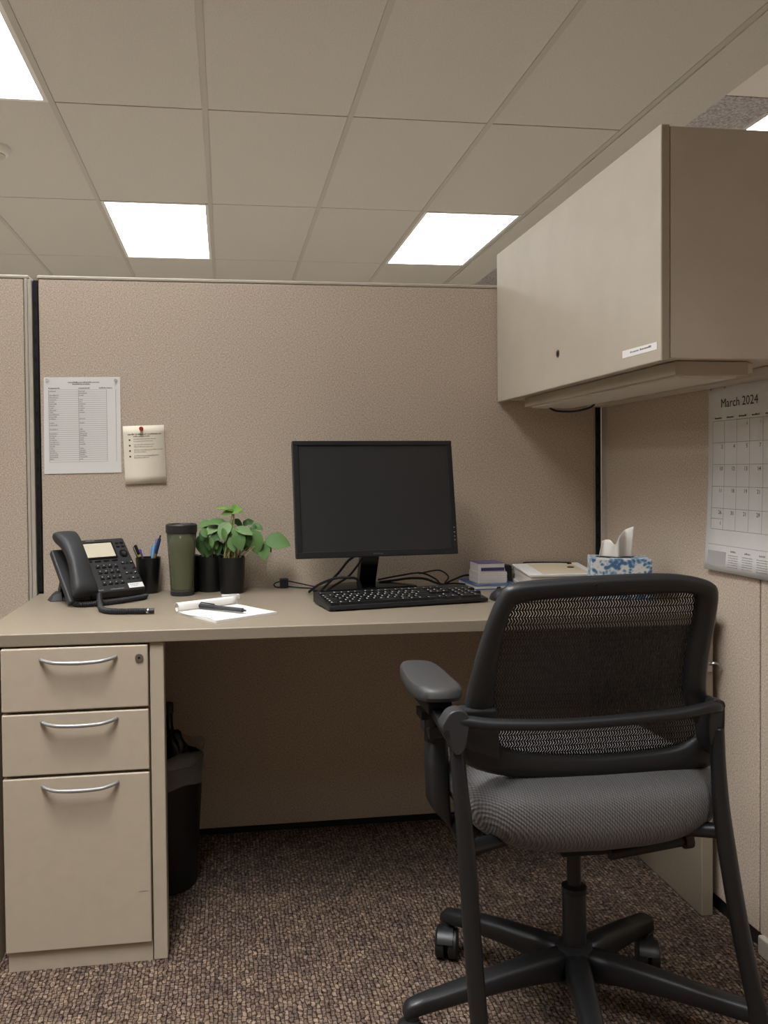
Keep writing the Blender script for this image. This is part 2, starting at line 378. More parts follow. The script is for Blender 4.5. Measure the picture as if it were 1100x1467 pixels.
MB().box(XR, XR+.05, 1.65, YB+.004, .035, ZP).build('cloth_panel', FAB, pr_, bevel=.003)
MB().box(XR, XR+.05, .9, 1.646, .035, ZP).build('cloth_panel', FAB, pr_, bevel=.003)
MB().box(XR-.0012, XR+.052, .9, YB, ZP, ZP+.011).build('top_cap', CAP, pr_, bevel=.004)
MB().box(XR+.006, XR+.044, .9, YB-.03, 0, .036).build('base_gap_shade', CHAN, pr_)  # dark filler drawn as the shadow beneath the side panel
MB().box(XR-.0008, XR+.002, YB-.02, YB-.012, .035, ZP).box(XR-.0012, XR, YB-.033, YB-.029, .035, ZP).build('edge_trim', CAP, pr_)
MB().box(1.122, 1.1372, 1.57, 1.632, 0, .042).build('levelling_foot', CAP, pr_, bevel=.004)

# ---------------------------------------------------------------- desk
dk = thing('desk', (.3, 2.1, 0), 'wide beige laminate desk fixed along the back partition', 'desk')
top = MB(); yl = lambda x: 1.808 - .02*(x+.6)
xs = [-.52, -.2, .1, .4, .8, 1.117]
low, up = ZD-.027, ZD
rings = [[(x, yl(x), low), (x, yl(x), up), (x, YB-.002, up), (x, YB-.002, low)] for x in xs]
top.loft(rings); top.build('desktop', LAM, dk, bevel=.003, seg=3)
MB().box(-.166, -.136, 1.806, 1.85, 0, low).build('support_post', PAINT, dk, bevel=.003)
MB().box(-.519, -.492, 1.84, 2.38, 0, low).build('end_panel', PAINT, dk, bevel=.003)
MB().box(1.088, 1.117, 1.787, 2.39, 0, low).build('end_panel', LAM, dk, bevel=.003)
h = MB().box(1.098, 1.112, 1.783, 1.787, .575, .60)
h.build('latch_plate', CHROME, dk, bevel=.001)
MB().tube(smooth_path([(1.106,1.783,.592),(1.112,1.776,.597),(1.122,1.777,.595),(1.130,1.783,.586),(1.131,1.785,.578)], 5), .0028, 8).build('latch_hook', CHROME, dk, smooth=True)

# ---------------------------------------------------------------- drawer pedestal
pd = thing('drawer_pedestal', (-.32, 1.9, 0), 'beige three-drawer steel pedestal under the left end of the desk', 'cabinet')
X0, X1 = -.469, -.168
MB().box(X0+.002, X1, 1.818, 2.035, .03, .684).build('body', PAINT, pd, bevel=.002)
MB().box(X0+.004, X1, 1.808, 2.03, 0, .042).build('plinth', PAINT, pd)
for n, (z0, z1, zh) in enumerate(((.5515,.684,.661),(.4165,.546,.530),(.043,.411,.394))):
    d = MB().box(X0, X1-.001, 1.800, 1.817, z0, z1).build('drawer_front', PAINT, pd, bevel=.003)
    pts = []
    for k in range(25):
        t = k/24*2-1; e = 1-abs(t)**2.6
        pts.append((-.3115+.0775*t, 1.7995-.022*min(1, e*1.35)**.8, zh-.006*(1-t*t)))
    MB().tube(pts, [.0036+.0008*(1-abs(k/24*2-1)) for k in range(25)], 10).build('drawer_pull', PULL, d, smooth='all')
    if n == 0:
        MB().disc((-.187,1.8,.657), .0085, (0,-1,0), .003).build('lock', CHROME, d, smooth=True)
        MB().disc((-.187,1.797,.657), .0026, (0,-1,0), .0006).build('keyhole', DARKV, d)
    if n == 2:
        MB().box(-.195,-.176,1.7994,1.80,.156,.1567).box(-.192,-.189,1.7994,1.80,.1515,.152).build('scuff', INKL, d)

# ---------------------------------------------------------------- overhead cabinet
oc = thing('overhead_cabinet', (.97, 1.93, 1.25), 'beige overhead storage cabinet on the right partition with a keyhole', 'cabinet')
MB().box(.826, 1.136, 1.4605, 2.404, 1.254, 1.685).build('body', CABS, oc, bevel=.002)
dr = MB().box(.807, .8255, 1.4595, 2.404, 1.249, 1.688).build('door', CABM, oc, bevel=.003, seg=3)
MB().disc((.8075,1.946,1.330), .0095, (-1,0,0), .0012).build('lock', mat('worn brass lock', (104,92,72), .4, metal=.7), dr, smooth=True)
MB().disc((.8063,1.946,1.330), .0058, (-1,0,0), .0008).build('keyhole', DARKV, dr)
MB().hexa([(.8066,1.611,1.2735),(.8066,1.474,1.2725),(.8066,1.474,1.2865),(.8066,1.611,1.2885)], [(.8062,1.611,1.2735),(.8062,1.474,1.2725),(.8062,1.474,1.2865),(.8062,1.611,1.2885)]).build('label_strip', PAPER, dr)
def squiggle(x, y, wdt, hgt, r, frame):
    """a word too small to read: letter-high strokes of uneven width; frame(u, v) gives the point"""
    m = MB(); u = 0
    while u < wdt:
        w = r.uniform(.35, .8)*hgt; g = r.uniform(.15, .35)*hgt
        hh = hgt*(1 if r.random() < .25 else .68)
        w = min(w, wdt-u)
        if w > 0: m.add([frame(x+u, y), frame(x+u+w, y), frame(x+u+w, y+hh), frame(x+u, y+hh)], [(0,1,2,3)])
        u += w+g
    return m
R1 = random.Random(3)
w = squiggle(0, 0, .036, .004, R1, lambda u, v: Vector((.8060, 1.578-u, 1.2795+v)))
w2 = squiggle(.040, 0, .044, .004, R1, lambda u, v: Vector((.8060, 1.578-u, 1.2795+v)))
w.add(w2.v, w2.f); w.build('lettering', INK, dr)
tl = thing('task_light', (.92, 1.9, 1.222), 'unlit beige task light strip under the overhead cabinet', 'light fixture')
MB().box(.850, 1.0, 1.485, 2.29, 1.2265, 1.2525).build('housing', CABM, tl, bevel=.0012)
ln = MB(); rr = []
for k in range(17):
    y = 1.50+k/16*.775; sag = .002+.003*math.sin(k/16*math.pi)+.0015*math.sin(k*2.3)
    rr.append([(.866, y, 1.227), (.866, y, 1.2225), (.90, y, 1.2225-sag), (.955, y, 1.2225-sag), (.985, y, 1.2225), (.985, y, 1.227)])
ln.loft(rr); ln.build('lens', mat('milky lens', (222,216,204), .3), tl, smooth=True)
MB().box(1.0, 1.02, 1.50, 2.2, 1.232, 1.2525).box(1.085, 1.136, 1.47, 2.395, 1.234, 1.2535).build('mounting_rail', CABS, tl, bevel=.002)
MB().tube(smooth_path([(.90,2.24,1.224),(.915,2.22,1.211),(.945,2.17,1.206),(.97,2.12,1.213),(.975,2.10,1.226)], 6), .0028, 8).build('power_cord', RUB, tl, smooth='all')

# ---------------------------------------------------------------- papers on the walls
def wall_frame(o, ux, uz=(0,0,1)):
    o = Vector(o); ux = Vector(ux); uz = Vector(uz); return lambda u, v: o + ux*u + uz*v
ls = thing('printed_list', (-.395, YB, 1.05), 'white letter sheet with a printed table pinned to the back partition, left', 'paper')
yp = YB-.0012
MB().hexa([(-.500,yp,1.048),(-.291,yp,1.0505),(-.291,yp,1.319),(-.4975,yp,1.3165)], [(-.500,yp-.0006,1.048),(-.291,yp-.0006,1.0505),(-.291,yp-.0006,1.319),(-.4975,yp-.0006,1.3165)]).build('sheet', PAPER, ls)
pf = wall_frame((-.4985, yp-.0009, 1.05), (1,0,.012))
pm = MB(); pq = MB(); RL = random.Random(11)
def q4(m, u0, v0, u1, v1, fr): m.add([fr(u0,v0), fr(u1,v0), fr(u1,v1), fr(u0,v1)], [(0,1,2,3)])
u0, u1, u2, u3, u4 = .0135, .094, .170, .195, .1955
zt, n = .231, 34
for k in range(n+1):
    z = zt - k*(.201/n); q4(pq, u0, z, (u2 if k % 1 == 0 else u3), z+.0006, pf)
for u in (u0, u1, u2, u3): q4(pq, u-.0004, zt-.201, u+.0004, zt, pf)
for k in range(n):
    z = zt-(k+1)*(.201/n)+.0013
    for uu, wmax in ((u0+.0015, .026), (u1+.0015, .022)):
        if RL.random() < .86 and k < n-1:
            s = squiggle(uu, z, RL.uniform(.008, wmax), .0028, RL, pf); pq.add(s.v, s.f)
for uu, zz, ww in ((.066,.2505,.085),(.078,.2455,.048),(u0,.2345,.03),(u1,.2345,.03),(.15,.2345,.036)):
    squiggle(uu, zz, ww, .0034, RL, pf).build('heading', INK, ls)
pq.build('table_print', mat('faint print', (148,143,140), .8), ls)
for px in (-.4885, -.303):
    tk = MB().lathe([(.0045,0),(.005,.001),(.0035,.0025),(.003,.005),(.004,.0065)], (0,0,0), 14)
    tk.v = [Vector((px+p.x, yp-.001-p.z, 1.309+p.y)) for p in tk.v]
    single(tk, 'thumbtack', film_mat('clear plastic', (220,216,208), .55), (px, yp, 1.309), 'clear thumbtack in the top %s corner of the printed list' % ('left' if px < -.4 else 'right'), 'thumbtack', smooth=True)
nt_ = thing('memo_note', (-.226, YB, 1.02), 'small cream note with a bulleted list hung on a red pin', 'paper')
fr = wall_frame((-.2805, yp-.0012, 1.0165), (1,0,.035), (-.030,0,1))
sh = MB(); rows = []
for k in range(9):
    v = k/8*.164; off = .0032*(1-k/8)
    rows.append([fr(0,v)+Vector((0,-off,0)), fr(.0565,v)+Vector((0,-off*.8,0)), fr(.1135,v)+Vector((0,-off*1.1,0))])
sh.loft(rows, cap=False, close=False); sh.build('sheet', CREAM, nt_, smooth='all', solid=.0006)
def nf(u, v):
    t = min(1, max(0, v/.164)); return fr(u, v)+Vector((0, -.0036*(1-t)-.0007, 0))
hm = MB(); bmk = MB(); R2 = random.Random(5)
for u, v, wd, hh in ((.013,.138,.018,.0042),(.034,.138,.03,.0035),(.067,.138,.038,.0035)):
    s = squiggle(u, v, wd, hh, R2, nf); hm.add(s.v, s.f)
hm.build('heading', INK, nt_); squiggle(.028, .1325, .045, .003, R2, nf).build('heading', INK, nt_)
for v in (.124, .1085, .0935, .0775):
    c = nf(.017, v); bmk.disc(c, .0026, (0,-1,0), .0003, 10)
    for dv, wd in ((.001, R2.uniform(.055,.08)), (-.005, R2.uniform(.03,.06))):
        s = squiggle(.028, v+dv, wd, .0026, R2, nf); pmm = MB(); pmm.add(s.v, s.f); pmm.build('line_of_writing', INKL, nt_)
bmk.build('bullet_print', INK, nt_)['kind'] = 'stuff'
pn = MB().lathe([(.0055,0),(.006,.002),(.0035,.004),(.003,.009),(.0052,.012),(.0045,.0135)], (0,0,0), 16)
pn.v = [Vector((-.2345+p.x, yp-.003-p.z, 1.1735+p.y)) for p in pn.v]
single(pn, 'push_pin', mat('red plastic', (172,52,44), .35), (-.2345, yp, 1.1735), 'red push pin holding the cream note', 'pin', smooth=True)

ca = thing('wall_calendar', (XR, 1.7, .81), 'white March 2024 wall calendar pinned to the right partition', 'calendar')
CZ0, CZ1, CY0 = .809, 1.2455, 1.838
def coff(v): return .0015+.012*max(0, 1-v/.30)**2
def cf(u, v):
    return Vector((XR-coff(v)-.0008, CY0-u-.006*(v/.4365)*0, CZ0+v))
sh = MB(); rows = []
for k in range(15):
    v = k/14*.4365
    rows.append([Vector((XR-coff(v)*(1-.4*u/.26), CY0-u, CZ0+v)) for u in (0,.09,.18,.26)])
sh.loft(rows, cap=False, close=False); sh.build('sheet', PAPER, ca, smooth='all', solid=.0007)
def cfr(u, v): return Vector((XR-coff(v)*(1-.4*u/.26)-.0009, CY0-u, CZ0+v))
gm = MB(); gb = MB()
gu = [.018+.046*k for k in range(6)]; gv = [.3475, .297, .2465, .196, .1455, .0965]
for k, v in enumerate(gv): q4(gm, gu[0], v-.0004, gu[-1] if k < 5 else gu[-1], v+.0004, cfr)
for u in gu:
    for a, b_ in zip(gv[1:], gv[:-1]): q4(gm, u-.0004, a, u+.0004, b_, cfr)
q4(gm, gu[0], .1205, gu[1], .1212, cfr)
gm.build('grid_print', mat('calendar rule ink', (150,146,142), .8), ca)
RC = random.Random(9); dh = MB()
for k in range(5):
    s = squiggle(gu[k]+.008, .3525, .027, .0042, RC, cfr); dh.add(s.v, s.f)
dh.build('weekday_print', INK, ca)
def ctext(s, u, v, size, m=INK, name='date_number', al='RIGHT'):
    return text(s, size, m, ca, frame4(cfr(u, v)+Vector((-.0003,0,0)), (0,-1,0), (0,0,1)), name, al)
ctext('March 2024', .049, .378, .0285, INK, 'month_title', 'LEFT')
nums = [['','','6','7'], ['2','4','5','7'], ['10','12','13','14'], ['11','18','19','21'], ['26','30','21','29']]
for rI, row in enumerate(nums):
    for k, s in enumerate(row):
        if s: ctext(s, gu[k+1]-.006, gv[rI]-.0135, .0125 if rI else .009, INK if rI else INKL)
ctext('1', gu[1]-.006, .1075, .0115)
bx = MB(); q4(bx, .012, .012, .082, .046, cfr); bx.build('grey_print_box', mat('grey print field', (176,172,170), .8), ca)
mm = MB()
q4(mm, .012, .0605, .25, .0611, cfr)
for k in range(3):
    s = squiggle(.098+k*.05, .047, .02, .004, RC, cfr); mm.add(s.v, s.f)
    for l in range(6):
        s = squiggle(.090+k*.05, .039-l*.0052, .036, .0022, RC, cfr); mm.add(s.v, s.f)
s = squiggle(.018, .026, .05, .003, RC, cfr); mm.add(s.v, s.f)
mm.build('small_month_print', INKL, ca)
for u in (.011, .066):
    tk = MB().disc(cfr(u, .424), .0028, (-1,0,0), .002, 12)
    single(tk, 'thumbtack', CHROME, cfr(u, .424), 'tiny steel pin at the %s of the wall calendar' % ('top left corner' if u < .05 else 'top edge, right of its corner pin'), 'pin')

# ---------------------------------------------------------------- desk phone
RZ = math.radians(33)
ph = thing('desk_phone', (-.329, 2.262, ZD), 'black office desk phone with corded handset and grey display', 'telephone', rotz=RZ)
T = math.radians(47); cT, sT = math.cos(T), math.sin(T)
def pf(u, v, w):
    v *= 1.05; return Vector((u, -.068 + v*cT - w*sT, .0265 + v*sT + w*cT))
def slab(m, u0, u1, v0, v1, w0, w1, mi=0):
    return m.hexa([pf(u0,v0,w0), pf(u1,v0,w0), pf(u1,v1,w0), pf(u0,v1,w0)], [pf(u0,v0,w1), pf(u1,v0,w1), pf(u1,v1,w1), pf(u0,v1,w1)], mi)
PH = mat('phone plastic', (44,44,45), .45, bump=(900,.06))
body = MB(); body.hexa([pf(-.062,-.004,-.024), pf(.094,-.004,-.024), pf(.090,.172,-.02), pf(-.060,.172,-.02)], [pf(-.062,0,.002), pf(.094,0,.002), pf(.089,.170,.0), pf(-.060,.170,.0)])
body.build('body', PH, ph, bevel=.006, seg=3)
cr = MB(); slab(cr, -.118, -.061, -.012, .150, -.024, -.006); cr.build('cradle', PH, ph, bevel=.005, seg=3)
st = MB()
st.hexa([(-.088,.070,0), (.07,.070,0), (.07,.092,0), (-.088,.092,0)], [(-.085,.034,.115), (.06,.034,.115), (.06,.044,.11), (-.085,.044,.11)])
st.hexa([(-.09,-.06,0), (.09,-.06,0), (.09,.075,0), (-.09,.075,0)], [(-.086,-.055,.010), (.086,-.055,.010), (.086,.07,.010), (-.086,.07,.010)])
st.build('stand', PH, ph, bevel=.003)
ft = MB(); ft.hexa([(-.118,.055,0),(-.088,.045,0),(-.088,.092,0),(-.112,.092,0)], [(-.104,.065,.016),(-.088,.05,.024),(-.088,.088,.024),(-.100,.085,.016)])
ft.build('stand_foot', PH, ph, bevel=.002)
# handset: rounded sections along the cradle, thick ear piece and mouth piece
hs = MB(); rings = []
prof = [(-.026,.016,.030,.006),(-.022,.017,.031,.015),(-.008,.0195,.030,.019),(.012,.022,.029,.020),(.035,.030,.026,.017),(.075,.040,.0235,.0155),(.110,.041,.0235,.0155),(.145,.036,.025,.018),(.165,.028,.028,.021),(.185,.021,.0295,.0205),(.197,.018,.0285,.015),(.202,.016,.026,.006)]
for v, wc, a, hh in prof:
    ring = []
    for k in range(20):
        t = 2*math.pi*k/20; c, s = math.cos(t), math.sin(t)
        ring.append(pf(-.084 + 1.08*a*math.copysign(abs(c)**.6, c), -.014+(v+.026)*.845, wc+.004 + hh*math.copysign(abs(s)**.7, s)))
    rings.append(ring)
hs.loft(rings); hs.build('handset', mat('handset plastic', (42,42,43), .5), ph, smooth='all', sub=1)
sc_ = MB(); slab(sc_, -.048, .050, .103, .157, .0015, .0035); sc_.build('display_frame', GLOSS, ph, bevel=.001)
sc_ = MB(); slab(sc_, -.043, .045, .108, .152, .0035, .0042); sc_.build('display', mat('grey lcd', (206,196,172), .3), ph)
def key(u, v, su, sv, name='key', m=PLAST2, parent=ph):
    k = MB(); slab(k, u-su/2, u+su/2, v-sv/2, v+sv/2, .001, .0048); return k.build(name, m, parent, bevel=.0012)
k0 = None; kd = MB()
KEYM = mat('phone key plastic', (30,30,31), .3)
for r in range(4):
    for c in range(4):
        u, v = -.016+c*.0165+.0*r, .079-r*.0175
        if k0 is None:
            k0 = key(0, 0, .0115, .0095, 'key', KEYM); ko = k0; base = pf(0,0,0)
        else: ko = k0.copy(); COL.objects.link(ko); ko.parent = ph
        ko.location = pf(u, v, 0) - base
        slab(kd, u-.0014, u+.0014, v+.0002, v+.0026, .0048, .0051)
for r in range(4):
    for c in range(3):
        if r == 1 and c == 1: continue
        u, v = .056+c*.0125, .086-r*.0165
        ko = k0.copy(); COL.objects.link(ko); ko.parent = ph; ko.scale = (.75,.75,.75)
        ko.location = pf(u, v, 0) - base*.75
        if (r+c) % 2 == 0: slab(kd, u-.0018, u+.0018, v-.0012, v+.0016, .0036, .0041)
for r in range(5):
    ko = k0.copy(); COL.objects.link(ko); ko.parent = ph; ko.scale = (.75,.75,.75)
    u, v = -.047, .085-r*.0165; ko.location = pf(u, v, 0) - base*.75
    slab(kd, u-.002, u+.002, v-.001, v+.0016, .0036, .0041)
for c in range(4): 
    s = MB(); slab(s, -.042+c*.024, -.026+c*.024, .0945, .0975, .001, .003); s.build('soft_key', GLOSS, ph)
for c, r in ((0,0),(1,0),(0,1),(1,1)):
    s = MB(); slab(s, .058+c*.014, .067+c*.014, .150-r*.012, .153-r*.012, .001, .003); s.build('line_key', KEYM, ph)
kd.build('key_print', mat('pale key print', (170,168,162), .6), ph)
nz = (pf(0,0,1)-pf(0,0,0))
nv = MB(); nv.disc(pf(.070,.116,.001), .0115, nz, .0035, 24); nv.build('navigation_ring', GLOSS, ph, smooth=True)
nv = MB(); nv.disc(pf(.070,.116,.0045), .0055, nz, .0012, 20); nv.build('navigation_button', PLAST2, ph, smooth=True)
s = MB(); slab(s, .047, .089, .006, .0205, .002, .0025); s.build('white_sticker', PAPER, ph)
RP = random.Random(2)
for u, v, wd, hh in ((.052,.015,.026,.0022), (.052,.0105,.020,.002)):
    s = squiggle(u, v, wd, hh, RP, lambda a, b_: pf(a, b_, .0027)); s.build('sticker_lettering', INKL, ph)
for u, v, wd in ((-.022,.161,.024), (-.005,.0065,.038), (-.052,.0065,.028)):
    s = squiggle(u, v, wd, .003, RP, lambda a, b_: pf(a, b_, .0024)); s.build('lettering', INKL, ph)
# coiled cord in two visible runs, in desk coordinates turned into the phone's own
def toph(p):
    p = Vector(p) - Vector((-.329, 2.262, ZD)); return Matrix.Rotation(-RZ, 3, 'Z') @ p
def coil(pts, r, wire, turns):
    path = smooth_path(pts, 14); L = [0]
    for a, b_ in zip(path, path[1:]): L.append(L[-1]+(b_-a).length)
    out = []; n = int(turns*9)
    for k in range(n+1):
        d = L[-1]*k/n; i = max(j for j in range(len(L)) if L[j] <= d+1e-9); i = min(i, len(path)-2)
        f = (d-L[i])/max(1e-9, L[i+1]-L[i]); p = path[i].lerp(path[i+1], f); t = (path[i+1]-path[i]).normalized()
        a = t.cross(Vector((0,0,1))); a = a.normalized() if a.length > 1e-3 else Vector((1,0,0)); b2 = t.cross(a)
        an = 2*math.pi*turns*k/n; out.append(p + (a*math.cos(an)+b2*math.sin(an))*r)
    return out
CORD = mat('coiled cord rubber', (38,38,39), .5)
run1 = [toph(p) for p in ((-.395,2.215,ZD+.012),(-.378,2.150,ZD+.008),(-.335,2.140,ZD+.0075),(-.285,2.170,ZD+.0075),(-.235,2.215,ZD+.0075),(-.212,2.245,ZD+.008))]
run2 = [toph(p) for p in ((-.318,2.148,ZD+.030),(-.312,2.110,ZD+.014),(-.298,2.050,ZD+.0075),(-.270,2.018,ZD+.0075),(-.225,2.010,ZD+.0075),(-.188,2.005,ZD+.0075))]
co = MB(); co.tube(coil(run1, .0055, .0019, 62), .0021, 6).tube(coil(run2, .0055, .0019, 56), .0021, 6)
co.tube(smooth_path(run1, 8), .0045, 8).tube(smooth_path(run2, 8), .0045, 8)
cordo = co.build('coiled_cord', CORD, ph, smooth='all')
MB().tube([toph((-.190,2.005,ZD+.0075)), toph((-.185,2.0048,ZD+.0075))], .0065, 12).build('cord_band', CHROME, cordo, smooth=True)
MB().tube([toph((-.185,2.0048,ZD+.0075)), toph((-.172,2.004,ZD+.0075))], .0062, 12).build('cord_plug', PLAST, cordo, smooth=True)

# ---------------------------------------------------------------- pen cup and pens
def vessel(profile_out, profile_in): return profile_out + profile_in
cc = Vector((-.217, 2.366, ZD))
cup = MB().lathe([(.0,0),(.027,0),(.0285,.002),(.0345,.097),(.0345,.0985),(.0325,.0985),(.0265,.006),(0,.006)], cc, 36, cap=False)
single(cup, 'pen_cup', mat('pen cup plastic', (24,24,25), .3), cc, 'black tapered pen cup beside the desk phone', 'pen cup', smooth=True)
def pen(name, foot, tip, r, bm, capm, label, clipm=None, cap_at=.72, point=True, band=None, group='pens in the cup', knob=None):
    foot, tip = Vector(foot), Vector(tip); d = (tip-foot); L = d.length; d.normalize()
    t = thing(name, foot, label, 'pen', group)
    P = lambda s: foot + d*s*L
    MB().tube([P(0), P(.06), P(.0601), P(cap_at)], [r*.25, r*.9, r, r], 12).build('barrel', bm, t, smooth=True)
    MB().tube([P(cap_at), P(.985), P(1)], [r*1.12, r*1.08, r*.8], 12).build('cap', capm, t, smooth=True)
    a = d.cross(Vector((0,1,0))).normalized()
    side = Vector((0,-1,0)) - d*d.dot(Vector((0,-1,0))); side.normalize(); side = (side*.35+a*.94).normalized()
    MB().tube([P(.97)+side*r*1.1, P(.96)+side*r*1.9, P(.74)+side*r*1.6], r*.34, 6).build('clip', clipm or capm, t, smooth=True)
    if band: MB().tube([P(cap_at-.05), P(cap_at)], r*1.06, 12).build('band', band, t, smooth=True)
    if knob: MB().tube([P(1), P(1.06)], r*.5, 10).build('push_button', knob, t, smooth=True)
    return t
BLK = mat('pen black', (26,24,26), .3); PURP = mat('pen purple', (84,62,140), .35); LBLU = mat('pen light blue', (104,158,200), .35)
NAVY = mat('pen navy', (34,48,84), .3); GOLD = mat('pen brass', (158,128,84), .35, metal=.5); YEL = mat('pen yellow band', (190,168,60), .4); BLU = mat('pen blue clip', (60,120,190), .3)
pen('pen', (-.207,2.364,ZD+.012), (-.252,2.362,ZD+.134), .0042, BLK, BLK, 'black pen with a yellow band leaning left in the cup', band=YEL, cap_at=.78)
pen('pen', (-.214,2.375,ZD+.012), (-.2415,2.378,ZD+.120), .004, PURP, PURP, 'purple pen beside the black one in the cup')
pen('pen', (-.222,2.367,ZD+.012), (-.1985,2.37,ZD+.132), .0042, LBLU, LBLU, 'light blue pen leaning right in the cup')
pen('pen', (-.221,2.356,ZD+.012), (-.184,2.352,ZD+.152), .0044, GOLD, NAVY, 'tallest pen in the cup, brass barrel with a navy top and blue clip', clipm=BLU, cap_at=.70, knob=BLK)

# ---------------------------------------------------------------- tumbler
tc_ = Vector((-.1215, 2.302, ZD))
tb = thing('travel_tumbler', tc_, 'tall olive green translucent travel tumbler with a black lid', 'tumbler')
OL = mat('olive clear plastic', (172,174,150), .06, trans=.85, ior=1.15)
MB().lathe([(.0315,.012),(.0335,.06),(.0375,.13),(.0405,.172),(.0385,.172),(.0355,.13),(.0315,.06),(.0295,.014)], tc_, 40, cap=False).build('outer_wall', OL, tb, smooth='all')
MB().lathe([(0,.016),(.026,.018),(.029,.07),(.033,.13),(.0365,.171),(0,.171)], tc_, 36, cap=False).build('inner_liner', mat('olive grey liner', (190,190,168), .3, metal=.15), tb, smooth=True)
MB().lathe([(0,0),(.031,0),(.0325,.004),(.032,.012),(0,.0125)], tc_, 36, cap=False).build('base', PLAST2, tb, smooth=True)
MB().lathe([(.0405,.170),(.0425,.172),(.0427,.191),(.0395,.1945),(.036,.1945),(.034,.191),(0,.191)], tc_, 40, cap=False).build('lid', mat('lid plastic', (40,38,36), .45), tb, smooth=True)
MB().box(tc_.x+.004, tc_.x+.026, tc_.y-.024, tc_.y-.012, ZD+.19, ZD+.1955).build('sip_tab', PLAST2, tb, bevel=.002)

# ---------------------------------------------------------------- pots and plant
POT = mat('black pot plastic', (27,27,27), .38); SOIL = mat('potting soil', (46,36,28), .95, grain=(200,.3), bump=(220,.9))
def pot_parts(c, t, r=.0375, h=.1):
    c = Vector(c)
    MB().lathe([(0,0),(r*.84,0),(r*.87,.003),(r*.985,h-.004),(r,h),(r*.95,h),(r*.93,h-.012),(r*.8,.006),(0,.006)], c, 36, cap=False).build('pot', POT, t, smooth=True)
    MB().lathe([(0,h-.012),(r*.55,h-.010),(r*.92,h-.014),(r*.9,h-.03)], c, 24, cap=False).build('soil', SOIL, t, smooth=True)
pc = Vector((.0135, 2.317, ZD)); pc2 = Vector((-.047, 2.364, ZD))
pt = thing('potted_plant', pc, 'leafy green plant in a smooth black pot beside the tumbler', 'plant')
pot_parts(pc, pt)
pt2 = thing('potted_plant', pc2, 'leafy green plant in the black pot half hidden behind the front plant pot', 'plant')
pot_parts(pc2, pt2)
mug = Vector((-.113, 2.3695, ZD))
single(MB().lathe([(0,0),(.030,0),(.032,.003),(.0345,.100),(.0345,.102),(.0325,.102),(.030,.006),(0,.006)], mug, 32, cap=False), 'cup', POT, mug, 'plain black cup tucked behind the olive tumbler', 'cup', smooth=True)
def leaf_mat(name, c):
    m = mat(name, c, .6, grain=(60,.12), spec=.3); b = m.node_tree.nodes['Principled BSDF']
    b.inputs['Subsurface Weight'].default_value = .0; return m
LM = [leaf_mat('leaf mid green', (92,124,70)), leaf_mat('leaf dark green', (66,96,56)), leaf_mat('leaf pale green', (118,144,98)), leaf_mat('leaf fresh green', (106,142,66))]
STEM = mat('plant stem', (150,146,92), .5)
def leaf_mesh(m, wide, heart, droop):
    mb = MB(); n = 9; vs = []
    for k in range(n):
        t = k/(n-1)
        hw = wide*.5*(math.sin(math.pi*min(1, t**.72))**.75 if 0 < t < 1 else 0.001)
        yy = t - (heart*(1-t)**3)*0
        for q in (-1,-.55,0,.55,1):
            back = heart*abs(q)*max(0, 1-t*4)
            vs.append(Vector((q*hw, yy-back*.35, -droop*t*t + .10*abs(q)*hw*2 - .05*(1-abs(q))*hw + .012*math.sin(9*t)*q)))
    fs = [(a*5+i, a*5+i+1, a*5+i+6, a*5+i+5) for a in range(n-1) for i in range(4)]
    me = bpy.data.meshes.new('leaf'); me.from_pydata([tuple(p) for p in vs], [], fs); me.materials.append(m)
    me.polygons.foreach_set('use_smooth', [True]*len(me.polygons)); me.update(); return me
LMESH = [[leaf_mesh(m, w, .5, d) for w, d in ((.76,.18),(.84,.3),(.52,.22))] for m in LM]
def leaf(parent, base, tip, shade, shape, tilt=0.0, face=(0,-.75,.65)):
    base, tip = Vector(base), Vector(tip); y = tip-base; L = y.length; y.normalize()
    z = Vector(face); z = (z - y*z.dot(y)).normalized(); x = y.cross(z)
    z = (z*math.cos(tilt) + x*math.sin(tilt)); x = y.cross(z)
    m = Matrix.Identity(4)
    for i, a in enumerate((x, y, z)):
        for k in range(3): m[k][i] = a[k]*L
    m.translation = base - ORG[parent]
    o = bpy.data.objects.new('leaf', LMESH[shade][shape]); COL.objects.link(o); o.parent = parent; o.matrix_local = m
    return o
def plant_pt(x, z, y): # plant plan: x, z measured at the pot's distance
    return Vector((x, y, z))
